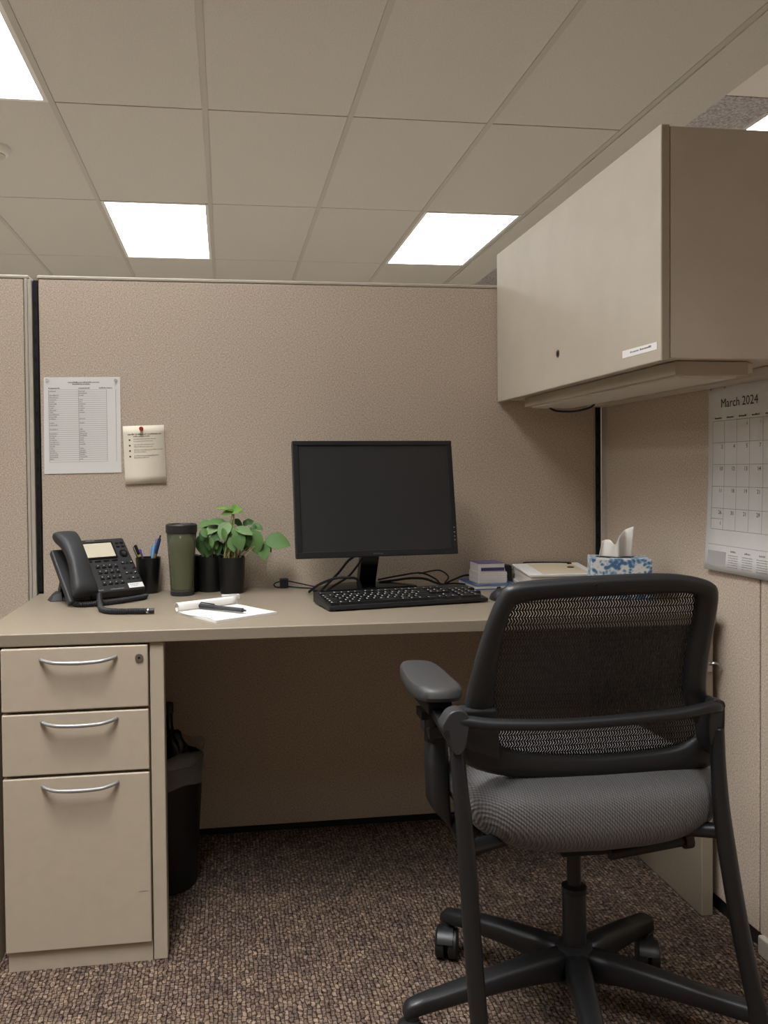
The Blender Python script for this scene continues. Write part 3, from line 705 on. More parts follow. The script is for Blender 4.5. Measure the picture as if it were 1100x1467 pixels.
# leaves: base x z, tip x z (metres at the plant), depth of base and tip, shade, shape, side tilt
K = .15/1100*2.33/1191.36*1100/.15   # picture units to metres at the plant
def pz(a, b): # crop coordinates of the study sketch -> metres
    return (-.1125 + a*.000268, .988 - b*.000268 + (a-500)*-.0000026)
LV = [ # (base),(tip), ybase, ytip, shade, shape, tilt, plant
 ((490,175),(325,112),2.335,2.325,3,2,.5,1),((500,170),(615,185),2.335,2.33,3,2,-.5,1),((495,165),(520,92),2.34,2.36,3,2,.2,1),((488,180),(372,205),2.33,2.32,3,2,-.4,1),((500,180),(560,150),2.33,2.30,3,0,.3,1),
 ((395,300),(222,285),2.35,2.335,0,0,.35,2),((240,300),(122,335),2.365,2.35,0,0,.2,2),((330,345),(195,400),2.345,2.325,2,0,.2,2),((250,370),(140,445),2.36,2.35,0,1,-.2,2),
 ((180,440),(160,625),2.335,2.32,1,1,.3,2),((250,480),(222,650),2.33,2.315,1,0,-.4,2),((370,410),(240,480),2.33,2.315,1,0,.1,2),((430,310),(350,440),2.325,2.30,2,1,.15,1),
 ((420,330),(490,410),2.335,2.31,2,0,.2,1),((530,360),(690,400),2.315,2.30,2,0,-.25,1),((520,410),(572,560),2.305,2.285,0,1,.05,1),((610,420),(560,575),2.33,2.32,1,1,-.3,1),((640,440),(690,545),2.335,2.325,1,1,.2,1),
 ((700,400),(720,610),2.32,2.30,0,1,.35,1),((620,310),(712,285),2.36,2.37,1,0,.2,1),((690,330),(800,365),2.34,2.33,0,0,-.1,1),((500,290),(600,330),2.36,2.37,1,0,.1,1),((640,290),(600,330),2.35,2.33,1,0,-.2,1),
 ((850,480),(1062,502),2.325,2.30,0,1,.15,1),((810,520),(790,682),2.32,2.30,0,0,.25,1),((815,515),(885,600),2.325,2.315,0,2,.1,1),((300,430),(375,470),2.35,2.34,1,0,.1,2),((210,430),(130,520),2.35,2.335,1,0,.2,2),
 ((470,330),(520,270),2.37,2.385,1,0,.1,1),((420,420),(400,500),2.36,2.35,1,0,.3,1),((600,520),(640,600),2.345,2.335,1,0,.2,1),((560,480),(500,560),2.36,2.35,1,2,.2,1),((330,520),(390,640),2.36,2.355,1,0,.2,2)]
RV = random.Random(21)
for k in range(24):          # smaller leaves filling the middle of the crown
    a_, b2_ = RV.uniform(170, 720), RV.uniform(330, 520); dx, dy = RV.uniform(-70, 70), RV.uniform(40, 130)
    yy_ = RV.uniform(2.305, 2.36); LV.append(((a_, b2_), (a_+dx, b2_+dy), yy_, yy_-.015, RV.choice((0,1,1,0)), RV.choice((0,0,2)), RV.uniform(-.5, .5), 1 if a_ > 400 else 2))
for b_, t_, yb_, yt_, sh_, sp_, ti_, wh in LV:
    par = pt if wh == 1 else pt2
    bx_, bz_ = pz(*b_); tx_, tz_ = pz(*t_)
    leaf(par, (bx_, yb_, bz_), (tx_, yt_, tz_), sh_, sp_, ti_)
    if LV.index((b_, t_, yb_, yt_, sh_, sp_, ti_, wh)) > 36 and RV.random() < .6: continue
    c0 = pc if wh == 1 else pc2
    root = c0 + Vector((random.uniform(-.026,.026), random.uniform(-.02,.02), .088))
    mid = root.lerp(Vector((bx_, yb_, bz_)), .55) + Vector((0, 0, .012))
    MB().tube(smooth_path([root, mid, (bx_, yb_, bz_)], 5), [.0013]*5+[.0011]*5+[.0009], 6).build('stem', STEM, par, smooth='all')

# ---------------------------------------------------------------- notepad, pen on it, eraser stick
pa = Vector((-.0255, 1.853, ZD)); ux = Vector((.838, .545, 0)); uy = Vector((-.545, .838, 0))
np_ = thing('notepad', pa, 'white notepad with its cover sheet rolled back, on the desk', 'notepad')
def npt(u, v, z): return pa + ux*u + uy*v + Vector((0,0,z))
MB().hexa([npt(0,0,0), npt(.168,0,0), npt(.166,.172,0), npt(0,.172,0)], [npt(0,0,.0055), npt(.168,0,.0055), npt(.166,.172,.0055), npt(0,.172,.0055)]).build('pad', PAPER, np_, bevel=.0006)
sh = MB(); rows = []
for k in range(7):
    v = k/6*.165; rows.append([npt(-.0005+.003*math.sin(k), v, .0062+.0012*math.sin(k*1.1)), npt(.05, v, .0060), npt(.11, v, .0060), npt(.164, v, .0062)])
sh.loft(rows, cap=False, close=False); sh.build('top_sheet', PAPER, np_, smooth='all')
rl = MB(); rings = []
for k in range(9):
    u = -.002+k/8*.168; r = .0105-.001*k/8
    rings.append([npt(u, .168+r*math.cos(t)*(1-.02*a), .0065+.0095+r*math.sin(t)) for a, t in enumerate([2*math.pi*q/18*.97 for q in range(19)])])
rl.loft(rings, cap=False, close=False); rl.build('rolled_cover', PAPER, np_, smooth='all', solid=.0008)
RN = random.Random(8)
pen_a, pen_b = Vector((-.066, 2.018, ZD+.0138)), Vector((.042, 1.928, ZD+.0138))
pp = thing('pen', (-.012, 1.973, ZD+.006), 'black pen lying across the white notepad', 'pen'); PD = (pen_b-pen_a)
Pq = lambda s: pen_a + PD*s
MB().tube([Pq(0), Pq(.012), Pq(.35)], [.0042,.0058,.0058], 14).build('cap', BLK, pp, smooth=True)
MB().tube([Pq(.35), Pq(.36), Pq(.94), Pq(.95), Pq(1)], [.0052,.0054,.0052,.0028,.0018], 14).build('barrel', PLAST2, pp, smooth=True)
MB().tube([Pq(.02)+Vector((0,0,.006)), Pq(.04)+Vector((0,0,.0085)), Pq(.33)+Vector((0,0,.0072))], .0014, 6).build('clip', BLK, pp, smooth=True)
er = thing('eraser', (.009, 2.196, ZD), 'small white eraser stick behind the rolled notepad cover', 'eraser')
MB().obox((.009,2.196,ZD+.0065), (.047,.014,.013), Matrix.Rotation(.24, 3, 'Z')).build('block', WHITE, er, bevel=.002)
MB().obox((.014,2.197,ZD+.0133), (.022,.010,.0006), Matrix.Rotation(.24, 3, 'Z')).build('sleeve_print', INKL, er)

# ---------------------------------------------------------------- monitor
mo = thing('monitor', (.394, 2.262, ZD), 'black flat monitor, switched off, in front of the back partition', 'monitor', rotz=math.radians(5.1))
A = math.radians(9.2); mu = Vector((0, math.sin(A), math.cos(A))); mn = Vector((0, -math.cos(A), math.sin(A)))
MO = Vector((0, -.090, .1065)); MW, MH = .446, .313
def mp_(x, v, n): return MO + Vector((x, 0, 0)) + mu*v + mn*n
def mslab(m, x0, x1, v0, v1, n0, n1): return m.hexa([mp_(x0,v0,n0), mp_(x1,v0,n0), mp_(x1,v1,n0), mp_(x0,v1,n0)], [mp_(x0,v0,n1), mp_(x1,v0,n1), mp_(x1,v1,n1), mp_(x0,v1,n1)])
bz = MB(); hw = MW/2; b1 = .0155
mslab(bz, -hw, hw, 0, .017, -.016, 0); mslab(bz, -hw, hw, MH-.013, MH, -.016, 0); mslab(bz, -hw, -hw+b1, .017, MH-.013, -.016, 0); mslab(bz, hw-b1, hw, .017, MH-.013, -.016, 0)
bz.build('bezel', mat('bezel plastic', (32,32,33), .42, bump=(800,.05)), mo, bevel=.002)
m = MB(); mslab(m, -hw+.002, hw-.002, .002, MH-.002, -.034, -.0105)
m.hexa([mp_(-.15,.04,-.034), mp_(.15,.04,-.034), mp_(.15,.26,-.034), mp_(-.15,.26,-.034)], [mp_(-.11,.07,-.055), mp_(.11,.07,-.055), mp_(.11,.23,-.055), mp_(-.11,.23,-.055)]); m.build('back_shell', PLAST, mo, bevel=.003)
m = MB(); mslab(m, -hw+b1-.001, hw-b1+.001, .016, MH-.012, -.0105, -.0035); m.build('screen', mat('dark lcd screen', (46,46,47), .38, spec=.5), mo)
for k, v in enumerate((.037, .047, .058, .071)):
    m = MB(); mslab(m, hw-.0095, hw-.0065, v, v+.0025, 0, .0012); m.build('button', mat('button print', (150,156,168), .4) if k == 0 else bpy.data.materials['button print'], mo)
s = squiggle(-.016, .006, .026, .0042, random.Random(4), lambda a, b_: mp_(a, b_, .0004)); s.build('lettering', mat('bezel lettering', (92,92,92), .5), mo)
nk = MB(); nk.hexa([(-.032,.012,.012), (.016,.012,.012), (.016,.045,.012), (-.032,.045,.012)], [(-.034,-.058,.16), (.018,-.058,.16), (.018,-.030,.165), (-.034,-.030,.165)]); nk.build('neck', GLOSS, mo, bevel=.003)
MB().lathe([(0,.0),(.148,.0),(.15,.004),(.147,.010),(.09,.018),(0,.020)], (-.01,.022,0), 48, cap=False, sx=1, sy=.62).build('base', GLOSS, mo, smooth=True)

# ---------------------------------------------------------------- cables behind the monitor
def cable(pts, r, label, m=RUB, group='cables behind the monitor'):
    p = smooth_path(pts, 8); mb = MB().tube(p, r, 8)
    return single(mb, 'cable', m, p[0], label, 'cable', group, smooth='all')
Z2 = ZD+.004
cable([(.222,2.26,Z2),(.245,2.215,ZD+.03),(.282,2.165,ZD+.052),(.312,2.155,ZD+.054),(.340,2.165,ZD+.048),(.352,2.172,ZD+.02),(.354,2.176,ZD+.014)], .0036, 'black cable arching up in front of the monitor base')
cable([(.348,2.225,ZD+.105),(.325,2.225,ZD+.09),(.300,2.225,ZD+.060),(.262,2.215,ZD+.025),(.236,2.21,Z2)], .0034, 'thick black cable dropping left from the monitor back')
cable([(.372,2.235,ZD+.105),(.352,2.235,ZD+.075),(.325,2.235,ZD+.045),(.282,2.225,ZD+.022),(.258,2.215,ZD+.006)], .003, 'black cable falling close to the left side of the monitor neck')
cable([(.425,2.30,ZD+.020),(.47,2.315,ZD+.022),(.52,2.335,ZD+.024),(.565,2.345,ZD+.020),(.60,2.33,ZD+.008),(.63,2.29,Z2),(.66,2.30,Z2)], .0034, 'black cable running right from the monitor neck, nearest run')
cable([(.425,2.32,ZD+.024),(.49,2.35,ZD+.030),(.56,2.37,ZD+.034),(.60,2.36,ZD+.018),(.615,2.335,Z2),(.65,2.345,Z2+.01),(.70,2.37,Z2+.02),(.745,2.36,Z2+.012)], .0026, 'thin black cable looping between monitor and card boxes')
cable([(.56,2.385,ZD+.03),(.62,2.39,ZD+.038),(.645,2.375,ZD+.02),(.63,2.355,Z2),(.66,2.345,Z2),(.69,2.31,Z2)], .0022, 'thinnest black cable curling by the back partition')
ad_ = thing('cable_adapter', (.161, 2.385, ZD), 'small black square adapter on a thin cable left of the monitor', 'adapter')
MB().box(.150, .1735, 2.372, 2.396, ZD, ZD+.0265).build('housing', PLAST, ad_, bevel=.002)
MB().tube(smooth_path([(.150,2.385,ZD+.018),(.138,2.388,ZD+.014),(.133,2.385,ZD+.008),(.140,2.380,ZD+.003),(.150,2.378,ZD+.003)], 6), .0018, 8).build('cable_loop', RUB, ad_, smooth='all')
MB().tube(smooth_path([(.1735,2.385,ZD+.019),(.20,2.385,ZD+.013),(.235,2.37,ZD+.006),(.262,2.34,ZD+.003)], 6), .0018, 8).tube(smooth_path([(.1735,2.380,ZD+.004),(.21,2.36,ZD+.002),(.25,2.33,ZD+.003)], 6), .0018, 8).build('lead', RUB, ad_, smooth='all')

# ---------------------------------------------------------------- keyboard
KY = math.radians(9.3)
kb = thing('keyboard', (.2385, 1.948, ZD), 'black full-size keyboard with white key legends on the desk', 'keyboard', rotz=KY)
KW, KD = .418, .152
kz = lambda y: .0115 + .0125*y/KD
bd = MB()
ps = [(0,0),(KW,0),(KW,KD-.012),(KW-.012,KD),(.29,KD),(.27,KD+.004),(.012,KD+.004),(0,KD-.008)]
bd.hexa([(x, y, .003) for x, y in ps], [(x, y, kz(y)+ (.0 if y < .13 else .004)) for x, y in ps])
bd.build('body', mat('keyboard plastic', (30,30,31), .42), kb, bevel=.0025)
MB().hexa([(.012,.001,.0125),(.30,.001,.0125),(.30,.008,.013),(.012,.008,.013)], [(.012,.001,.0128),(.30,.001,.0128),(.30,.008,.0133),(.012,.008,.0133)]).build('front_strip', PLAST2, kb)
MB().box(.02,.40,.13,.147,0,.010).box(.02,.40,.01,.025,0,.004).build('foot', RUB, kb)
MB().hexa([(.02,.140,kz(.14)),(.285,.140,kz(.14)),(.285,.150,kz(.15)+.003),(.02,.150,kz(.15)+.003)], [(.02,.140,kz(.14)+.003),(.285,.140,kz(.14)+.003),(.285,.150,kz(.15)+.007),(.02,.150,kz(.15)+.007)]).build('media_strip', GLOSS, kb, bevel=.001)
KCAP = mat('key cap plastic', (25,25,26), .35); KLEG = mat('white key legend', (215,215,212), .6)
KM = {}
def keycap(x, y, w):
    wk = round(w, 3)
    if wk not in KM:
        m = MB(); d = .0165; q = .0018; hz = .0075
        m.hexa([(0,0,0),(w,0,0),(w,d,0),(0,d,0)], [(q,q,hz),(w-q,q,hz),(w-q,d-q*.6,hz),(q,d-q*.6,hz)])
        lw = .0032
        m.add([(q+.001,d*.48,hz+.0002),(q+.001+lw,d*.48,hz+.0002),(q+.001+lw,d*.48+.0046,hz+.0002),(q+.001,d*.48+.0046,hz+.0002)], [(0,1,2,3)], 1)
        o = m.build('key', [KCAP, KLEG], kb); KM[wk] = o.data
    else:
        o = bpy.data.objects.new('key', KM[wk]); COL.objects.link(o); o.parent = kb
    o.location = (x, y, kz(y)-.0005); o.rotation_euler = (math.atan(.0125/KD), 0, 0)
u = .0183; g = .0012; x0 = .008; ry = [.011+.0183*k for k in range(5)] + [.011+.0183*5+.008]
rowsK = [[1.25,1.25,1.25,6.25,1.25,1.25,1.25,1.25], [2.25]+[1]*10+[2.75], [1.75]+[1]*11+[2.25], [1.5]+[1]*12+[1.5], [1]*13+[2], [1]+[-1]+[1]*4+[-.5]+[1]*4+[-.5]+[1]*4]
for r, row in enumerate(rowsK):
    x = x0
    for w in row:
        if w > 0: keycap(x, ry[r], w*u-g)
        x += abs(w)*u
xn = x0+15*u+.006
for r in (0, 3, 4, 5):
    for c in range(3): keycap(xn+c*u, ry[r], u-g)
keycap(xn+u, ry[1], u-g)
xp = xn+3*u+.006
for r in range(5):
    if r == 0: keycap(xp, ry[0], 2*u-g); keycap(xp+2*u, ry[0], u-g); continue
    for c in range(4 if r in (4, 2) else 3): keycap(xp+c*u, ry[r], u-g)
# ---------------------------------------------------------------- mouse
ms = thing('computer_mouse', (.700, 2.050, ZD), 'dark computer mouse between keyboard and chair back', 'mouse', rotz=math.radians(8), local=True)
mb = MB(); rings = []
for k in range(11):
    t = k/10; y = -.05+.1*t; e = max(.02, math.sin(math.pi*min(.98, max(.02, t)))**.5)
    rings.append([(.031*e*math.copysign(abs(math.cos(a))**.8, math.cos(a)), y, max(0, .031*e*(1-.35*(t-.4)**2*4)*math.sin(a)) if math.sin(a) > 0 else 0) for a in [2*math.pi*q/20 for q in range(20)]])
mb.loft(rings); mb.build('shell', PLAST2, ms, smooth='all')
MB().disc((-.003,.022,.0235), .0075, (1,0,0), .006, 16).build('scroll_wheel', RUB, ms, smooth=True)

# ---------------------------------------------------------------- stack by the monitor
fo = Vector((.742, 2.305, ZD))
BLUE = mat('blue cover card', (70,98,140), .45, grain=(40,.2))
nb = thing('notebook', fo, 'blue notebook lying under the small card boxes', 'notebook')
RB = Matrix.Rotation(.05, 3, 'Z')
MB().obox(fo+Vector((0,0,.0015)), (.128,.150,.003), RB).build('cover', BLUE, nb, bevel=.0008)
MB().obox(fo+Vector((0,0,.0125)), (.128,.150,.002), RB).build('cover', BLUE, nb, bevel=.0008)
MB().obox(fo+Vector((.001,.001,.0072)), (.124,.146,.0084), RB).build('pages', PAPER, nb)
z = ZD+.0137
b1_ = thing('memo_block', (.7385, 2.292, z), 'block of white note paper on the blue notebook', 'paper block')
MB().obox((.7385,2.292,z+.016), (.084,.080,.032), RB).build('paper_block', mat('note paper block', (214,204,196), .8, grain=(300,.04), scale3=(.05,.05,1)), b1_, bevel=.001)
for k in range(4): MB().obox((.7385+.001*(k % 2),2.292,z+.006+.0065*k), (.0845,.0806,.0008), RB).build('sheet_edge', PAPER, b1_)
z2 = z+.0325
b2_ = thing('card_box', (.737, 2.295, z2), 'purple and white card box on top of the note paper block', 'box')
VIO = mat('violet printed card', (104,94,124), .5, grain=(90,.25)); NVY = mat('dark blue card', (56,58,98), .5)
MB().obox((.737,2.295,z2+.0115), (.076,.078,.023), Matrix.Rotation(.02,3,'Z')).build('carton', mat('white card', (214,206,206), .6), b2_, bevel=.001)
MB().obox((.737,2.295,z2+.0238), (.077,.079,.0012), Matrix.Rotation(.02,3,'Z')).build('lid_panel', VIO, b2_)
MB().obox((.741,2.2553,z2+.0075), (.068,.001,.009), Matrix.Rotation(.02,3,'Z')).build('front_band', NVY, b2_)
s_ = thing('index_card', (.80, 2.33, ZD+.0137), 'white card leaning beside the card boxes', 'card')
MB().hexa([(.785,2.318,ZD+.0142),(.803,2.312,ZD+.0142),(.803,2.314,ZD+.0142),(.785,2.320,ZD+.0142)], [(.782,2.345,ZD+.052),(.803,2.340,ZD+.052),(.803,2.342,ZD+.052),(.782,2.347,ZD+.052)]).build('card_sheet', PAPER, s_)
MB().hexa([(.7835,2.322,ZD+.02),(.8025,2.316,ZD+.02),(.8025,2.3172,ZD+.02),(.7835,2.3232,ZD+.02)], [(.783,2.329,ZD+.03),(.8025,2.324,ZD+.03),(.8025,2.3252,ZD+.03),(.783,2.3302,ZD+.03)]).build('printed_band', mat('band print', (176,172,170), .8), s_)
bc = thing('black_case', (.80, 2.385, ZD), 'flat black case behind the card boxes', 'case')
MB().box(.765, .838, 2.366, 2.402, ZD, ZD+.050).build('shell', PLAST, bc, bevel=.006, seg=3)
MB().box(.764, .839, 2.365, 2.403, ZD+.036, ZD+.038).build('seam', RUB, bc)

# ---------------------------------------------------------------- portfolio envelope
en = thing('portfolio_envelope', (.93, 2.24, ZD), 'thick white portfolio with a cream panel and black cord, beside the tissues', 'folder')
ez = ZD
def quad_prism(q, z0, z1): return MB().hexa([(x, y, z0) for x, y in q], [(x, y, z1) for x, y in q])
Q = [(.805,2.135),(.995,2.128),(1.052,2.392),(.846,2.392)]
quad_prism(Q, ez, ez+.009).build('cover', PAPER, en, bevel=.0015)
quad_prism([(.809,2.139),(.991,2.132),(1.048,2.388),(.850,2.388)], ez+.009, ez+.044).build('contents', mat('paper stack', (214,206,194), .85, grain=(300,.06), scale3=(.03,.03,1)), en)
quad_prism(Q, ez+.044, ez+.051).build('cover', PAPER, en, bevel=.002)
quad_prism([(.845,2.145),(.975,2.14),(1.018,2.365),(.885,2.370)], ez+.051, ez+.0518).build('cream_panel', mat('cream card', (214,198,168), .7), en)
MB().lathe([(.010,0),(.010,.002),(.006,.003)], (.974,2.262,ez+.0518), 20).build('cord_button', PLAST, en, smooth=True)
MB().tube(smooth_path([(.88,2.391,ez+.0535),(.90,2.391,ez+.0545),(.985,2.385,ez+.053),(1.012,2.372,ez+.053),(1.014,2.352,ez+.053),(1.0,2.346,ez+.053)], 6), .0018, 8).build('tie_cord', RUB, en, smooth='all')

# ---------------------------------------------------------------- tissue box
tx = thing('tissue_box', (1.005, 2.03, ZD), 'blue floral tissue box with a white tissue pulled up, in the corner', 'tissue box', rotz=math.radians(-20), local=True)
FLO = floral_mat(); bw, bdp, bh = .148, .105, .105
MB().box(-bw/2, bw/2, -bdp/2, bdp/2, 0, bh).build('carton', FLO, tx, bevel=.0015)
op = MB().lathe([(.048,bh+.0004),(.048,bh+.0009)], (-.01,0,0), 28, sx=1, sy=.55); op.build('opening', DARKV, tx)
tis = MB(); rows = []
for r in range(9):
    v = r/8; row = []
    for k in range(25):
        a = k/24; x = -.052+.085*a*(1-.10*v)+.012*v
        top_ = .040+.012*math.sin(a*2.2)+ (.030*max(0, (a-.42)/.58)) - .016*math.exp(-((a-.38)/.10)**2)
        yy = (.010+.006*v)*math.sin(a*8.5+1.2*v)+.003*math.sin(a*19)
        row.append(Vector((x, yy, bh-.012 + (top_+.012)*v)))
    rows.append(row)
tis.loft(rows, cap=False, close=False); tis.build('tissue', mat('tissue paper', (232,226,216), .9), tx, smooth='all', solid=.0006)

# ---------------------------------------------------------------- waste bin
BX, BY = -.172, 2.155
wb = thing('waste_bin', (BX, BY, 0), 'black round waste bin with a clear liner under the desk', 'bin')
MB().lathe([(0,0),(.082,0),(.086,.004),(.105,.315),(.107,.32),(.103,.32),(.083,.01),(0,.01)], (BX,BY,0), 40, cap=False).build('bucket', mat('bin plastic', (20,20,21), .5), wb, smooth=True)
ln = MB(); rings = []; RB2 = random.Random(6)
for r, z, am in ((.098,.22,.001),(.1035,.316,.001),(.1075,.352,.004),(.1085,.328,.001),(.109,.295,.0015),(.1095,.272,.003)):
    rings.append([Vector((BX+(r+am*math.sin(7*t+z*90)+RB2.uniform(-am,am)*.4)*math.cos(t), BY+(r+am*math.sin(7*t+z*90))*math.sin(t), z+am*1.6*math.sin(5*t))) for t in [2*math.pi*q/48 for q in range(48)]])
ln.loft(rings, cap=False); ln.build('clear_liner', film_mat('clear film', (196,196,196), .20, .18), wb, smooth='all')
bg = MB(); rings = []
for r, z in ((.030,.24),(.044,.29),(.042,.33),(.032,.365),(.018,.392),(.010,.40)):
    rings.append([Vector((BX+.03+(r+.007*math.sin(6*t+z*60))*math.cos(t), BY-.035+(r+.007*math.sin(6*t+z*60))*math.sin(t), z)) for t in [2*math.pi*q/36 for q in range(36)]])
bg.loft(rings); single(bg, 'rubbish_bag', mat('black film bag', (22,22,23), .25), (BX+.03, BY-.035, .24), 'crumpled black plastic bag in the waste bin', 'bag', smooth='all')
bt = Vector((-.160, 2.212, .32))
bo = thing('bottle', bt, 'dark bottle standing upright in the waste bin', 'bottle')
MB().lathe([(0,-.30),(.024,-.30),(.026,-.29),(.026,.02),(.018,.05),(.0145,.07),(.0145,.10),(0,.10)], bt, 24, cap=False).build('glass', GLOSS, bo, smooth=True)
MB().lathe([(0,.099),(.0165,.099),(.0165,.122),(.015,.124),(0,.124)], bt, 24, cap=False).build('cap', PLAST, bo, smooth=True)

# ---------------------------------------------------------------- office chair
CC = Vector((.655, 1.51, 0))
ch = thing('office_chair', CC, 'black mesh-back office chair with a grey cloth seat, back to the viewer', 'chair')
CB = mat('chair plastic', (33,33,34), .42, bump=(900,.07)); CBD = mat('chair base plastic', (30,30,31), .4, bump=(700,.06)); MET = mat('black tube', (28,28,29), .35)
# star base
ends = [Vector((.464,1.735,0)), Vector((.866,1.628,0)), Vector((.318,1.442,0)), Vector((.985,1.275,0)), Vector((.570,1.185,0))]
MB().lathe([(.030,.062),(.040,.07),(.042,.105),(.034,.132),(.024,.136)], (CC.x,CC.y,0), 28).build('base_hub', CBD, ch, smooth=True)
for e in ends:
    d = (e - CC); d.z = 0; L = d.length; d.normalize(); n = Vector((-d.y, d.x, 0)); rings = []
    for s, zc, hw_, hh in ((.018,.100,.024,.030),(.08,.103,.0235,.0255),(.16,.100,.021,.021),(.24,.094,.0185,.0175),(L-.02,.087,.0165,.0155),(L+.004,.083,.0145,.0145),(L+.013,.078,.010,.010)):
        if s > L+.02: continue
        p = Vector((CC.x, CC.y, zc)) + d*s
        rings.append([p + n*hw_*math.copysign(abs(math.cos(t))**.65, math.cos(t)) + Vector((0,0,hh*math.copysign(abs(math.sin(t))**.65, math.sin(t)))) for t in [2*math.pi*q/16 for q in range(16)]])
    leg = MB().loft(rings).build('base_arm', CBD, ch, smooth='all')
    E_ = Vector((e.x, e.y, 0))
    cst = MB().lathe([(.0135,.056),(.0135,.074),(.012,.08)], E_, 18).build('caster', CBD, ch, smooth=True)
    roll = d.cross(Vector((0,0,1))) if e.x < .7 else d; ax = Vector((.93,-.36,0)).normalized(); fw_ = Vector((-ax.y, ax.x, 0))
    off = fw_*(-.012)
    for sgn in (-1, 1):
        MB().disc(E_+off+Vector((0,0,.031))+ax*(.004*sgn), .031, ax*sgn, .019, 26).build('wheel', PLAST, cst, smooth=True, bevel=.003)
    hood = MB(); rr = []
    for s in (-.021, -.018, .012, .015):
        R = .035 if abs(s) < .02 else .032
        rr.append([E_+off+Vector((0,0,.031))+ax*s+fw_*R*math.cos(t)+Vector((0,0,R*math.sin(t))) for t in [math.radians(20+q*14) for q in range(11)]] + [E_+off+Vector((0,0,.031))+ax*s+fw_*(R-.004)*math.cos(t)+Vector((0,0,(R-.004)*math.sin(t))) for t in [math.radians(160-q*14) for q in range(11)]])
    hood.loft(rr); hood.build('hood', CBD, cst, smooth=True)
MB().lathe([(.0225,.12),(.0225,.232),(.0205,.236)], (CC.x,CC.y,0), 28).build('column_cover', CBD, ch, smooth=True)
MB().lathe([(.0205,.236),(.024,.236),(.024,.246),(.0145,.250)], (CC.x,CC.y,0), 28).build('column_collar', CBD, ch, smooth=True)
MB().lathe([(.0135,.245),(.0135,.37)], (CC.x,CC.y,0), 24).build('gas_lift', MET, ch, smooth=True)
# under-seat mechanism
MB().hexa([(.585,1.40,.355),(.725,1.40,.355),(.725,1.60,.355),(.585,1.60,.355)], [(.555,1.36,.405),(.755,1.36,.405),(.755,1.66,.42),(.555,1.66,.42)]).build('tilt_housing', CBD, ch, bevel=.006, seg=3)
MB().tube([(.66,1.37,.372),(.80,1.375,.385)], .011, 12).tube([(.80,1.375,.385),(.815,1.375,.386)], .016, 12).build('tilt_lever', PLAST, ch, smooth=True)
MB().tube([(.56,1.45,.385),(.47,1.43,.39)], .007, 10).tube([(.475,1.43,.39),(.445,1.425,.392)], .011, 12).build('height_lever', PLAST, ch, smooth=True)
# seat cushion
SX, SY, SZ = .619, 1.475, .482
def spow(v, e): return math.copysign(abs(v)**e, v)
st_ = MB(); rings = []; NV, NU = 20, 64
for i in range(NV+1):
    ph_ = -math.pi/2 + math.pi*i/NV; cz = spow(math.cos(ph_), .50); sz = spow(math.sin(ph_), .72)
    ring = []
    for k in range(NU):
        t = 2*math.pi*k/NU; cx_ = spow(math.cos(t), .42); sy_ = spow(math.sin(t), .42)
        x = SX + .233*cz*cx_; y = SY + .215*cz*sy_
        z = SZ + (.058 if sz > 0 else .092)*sz
        if sz > 0: z += -.012*cz*0 + .010*abs(cx_*cz)**2 - .008*max(0, sy_*cz)
        else: z += .026*abs(cx_*cz)**2
        if y < SY: z += .010*((SY-y)/.24)**2
        ring.append(Vector((x, y, z)))
    rings.append(ring)
st_.loft(rings); st_.build('seat', rib_mat(), ch, smooth='all')
st2 = MB(); rings = []
for zz, k_ in ((.398,.50),(.410,.70),(.424,.80)):
    rings.append([Vector((SX+.222*k_*spow(math.cos(t),.6), SY+.228*k_*spow(math.sin(t),.6), zz)) for t in [2*math.pi*q/40 for q in range(40)]])
st2.loft(rings); st2.build('seat_pan', CBD, ch, smooth=True)
# back: outer and inner outlines on the leaning, gently cupped surface
OUT = [(.375,1.307,.577),(.370,1.292,.626),(.374,1.275,.681),(.381,1.259,.733),(.396,1.236,.807),(.413,1.221,.856),(.431,1.215,.873),(.492,1.213,.879),(.593,1.212,.883),(.685,1.213,.882),(.748,1.216,.871),(.770,1.222,.852),(.774,1.240,.793),(.776,1.259,.733),(.786,1.278,.671),(.821,1.296,.612),(.838,1.311,.565),(.820,1.319,.540),(.738,1.322,.528),(.615,1.323,.527),(.523,1.320,.535),(.438,1.316,.547)]
INN = [(.433,1.300,.602),(.420,1.289,.635),(.419,1.278,.673),(.420,1.261,.727),(.426,1.239,.798),(.435,1.227,.835),(.451,1.225,.844),(.507,1.223,.849),(.621,1.222,.851),(.702,1.222,.852),(.730,1.223,.848),(.739,1.227,.836),(.742,1.241,.791),(.741,1.260,.731),(.748,1.279,.668),(.775,1.294,.621),(.789,1.298,.607),(.777,1.304,.587),(.731,1.309,.572),(.609,1.310,.567),(.518,1.308,.574),(.462,1.305,.584)]
def cl(pts, n):
    P = [Vector(p) for p in pts]; N_ = len(P); out = []
    for i in range(N_):
        p0, p1, p2, p3 = P[i-1], P[i], P[(i+1) % N_], P[(i+2) % N_]
        for k in range(n):
            t = k/n; out.append(.5*((2*p1)+(p2-p0)*t+(2*p0-5*p1+4*p2-p3)*t*t+(3*p1-p0-3*p2+p3)*t**3))
    return out
oo, ii = cl(OUT, 4), cl(INN, 4); NB = Vector((0, -.955, -.296))   # outward to the viewer
fr_ = MB(); loops = []
def off_loop(L1, L2, f, d): return [a.lerp(b_, f) + NB*d for a, b_ in zip(L1, L2)]
for f, d in ((0,-.006),(0.0,.004),(.18,.010),(.55,.011),(.9,.006),(1,.0),(1,-.010),(.75,-.014),(.2,-.012)): loops.append(off_loop(oo, ii, f, d))
n_ = len(oo); vs = [p for l in loops for p in l]; fs = []
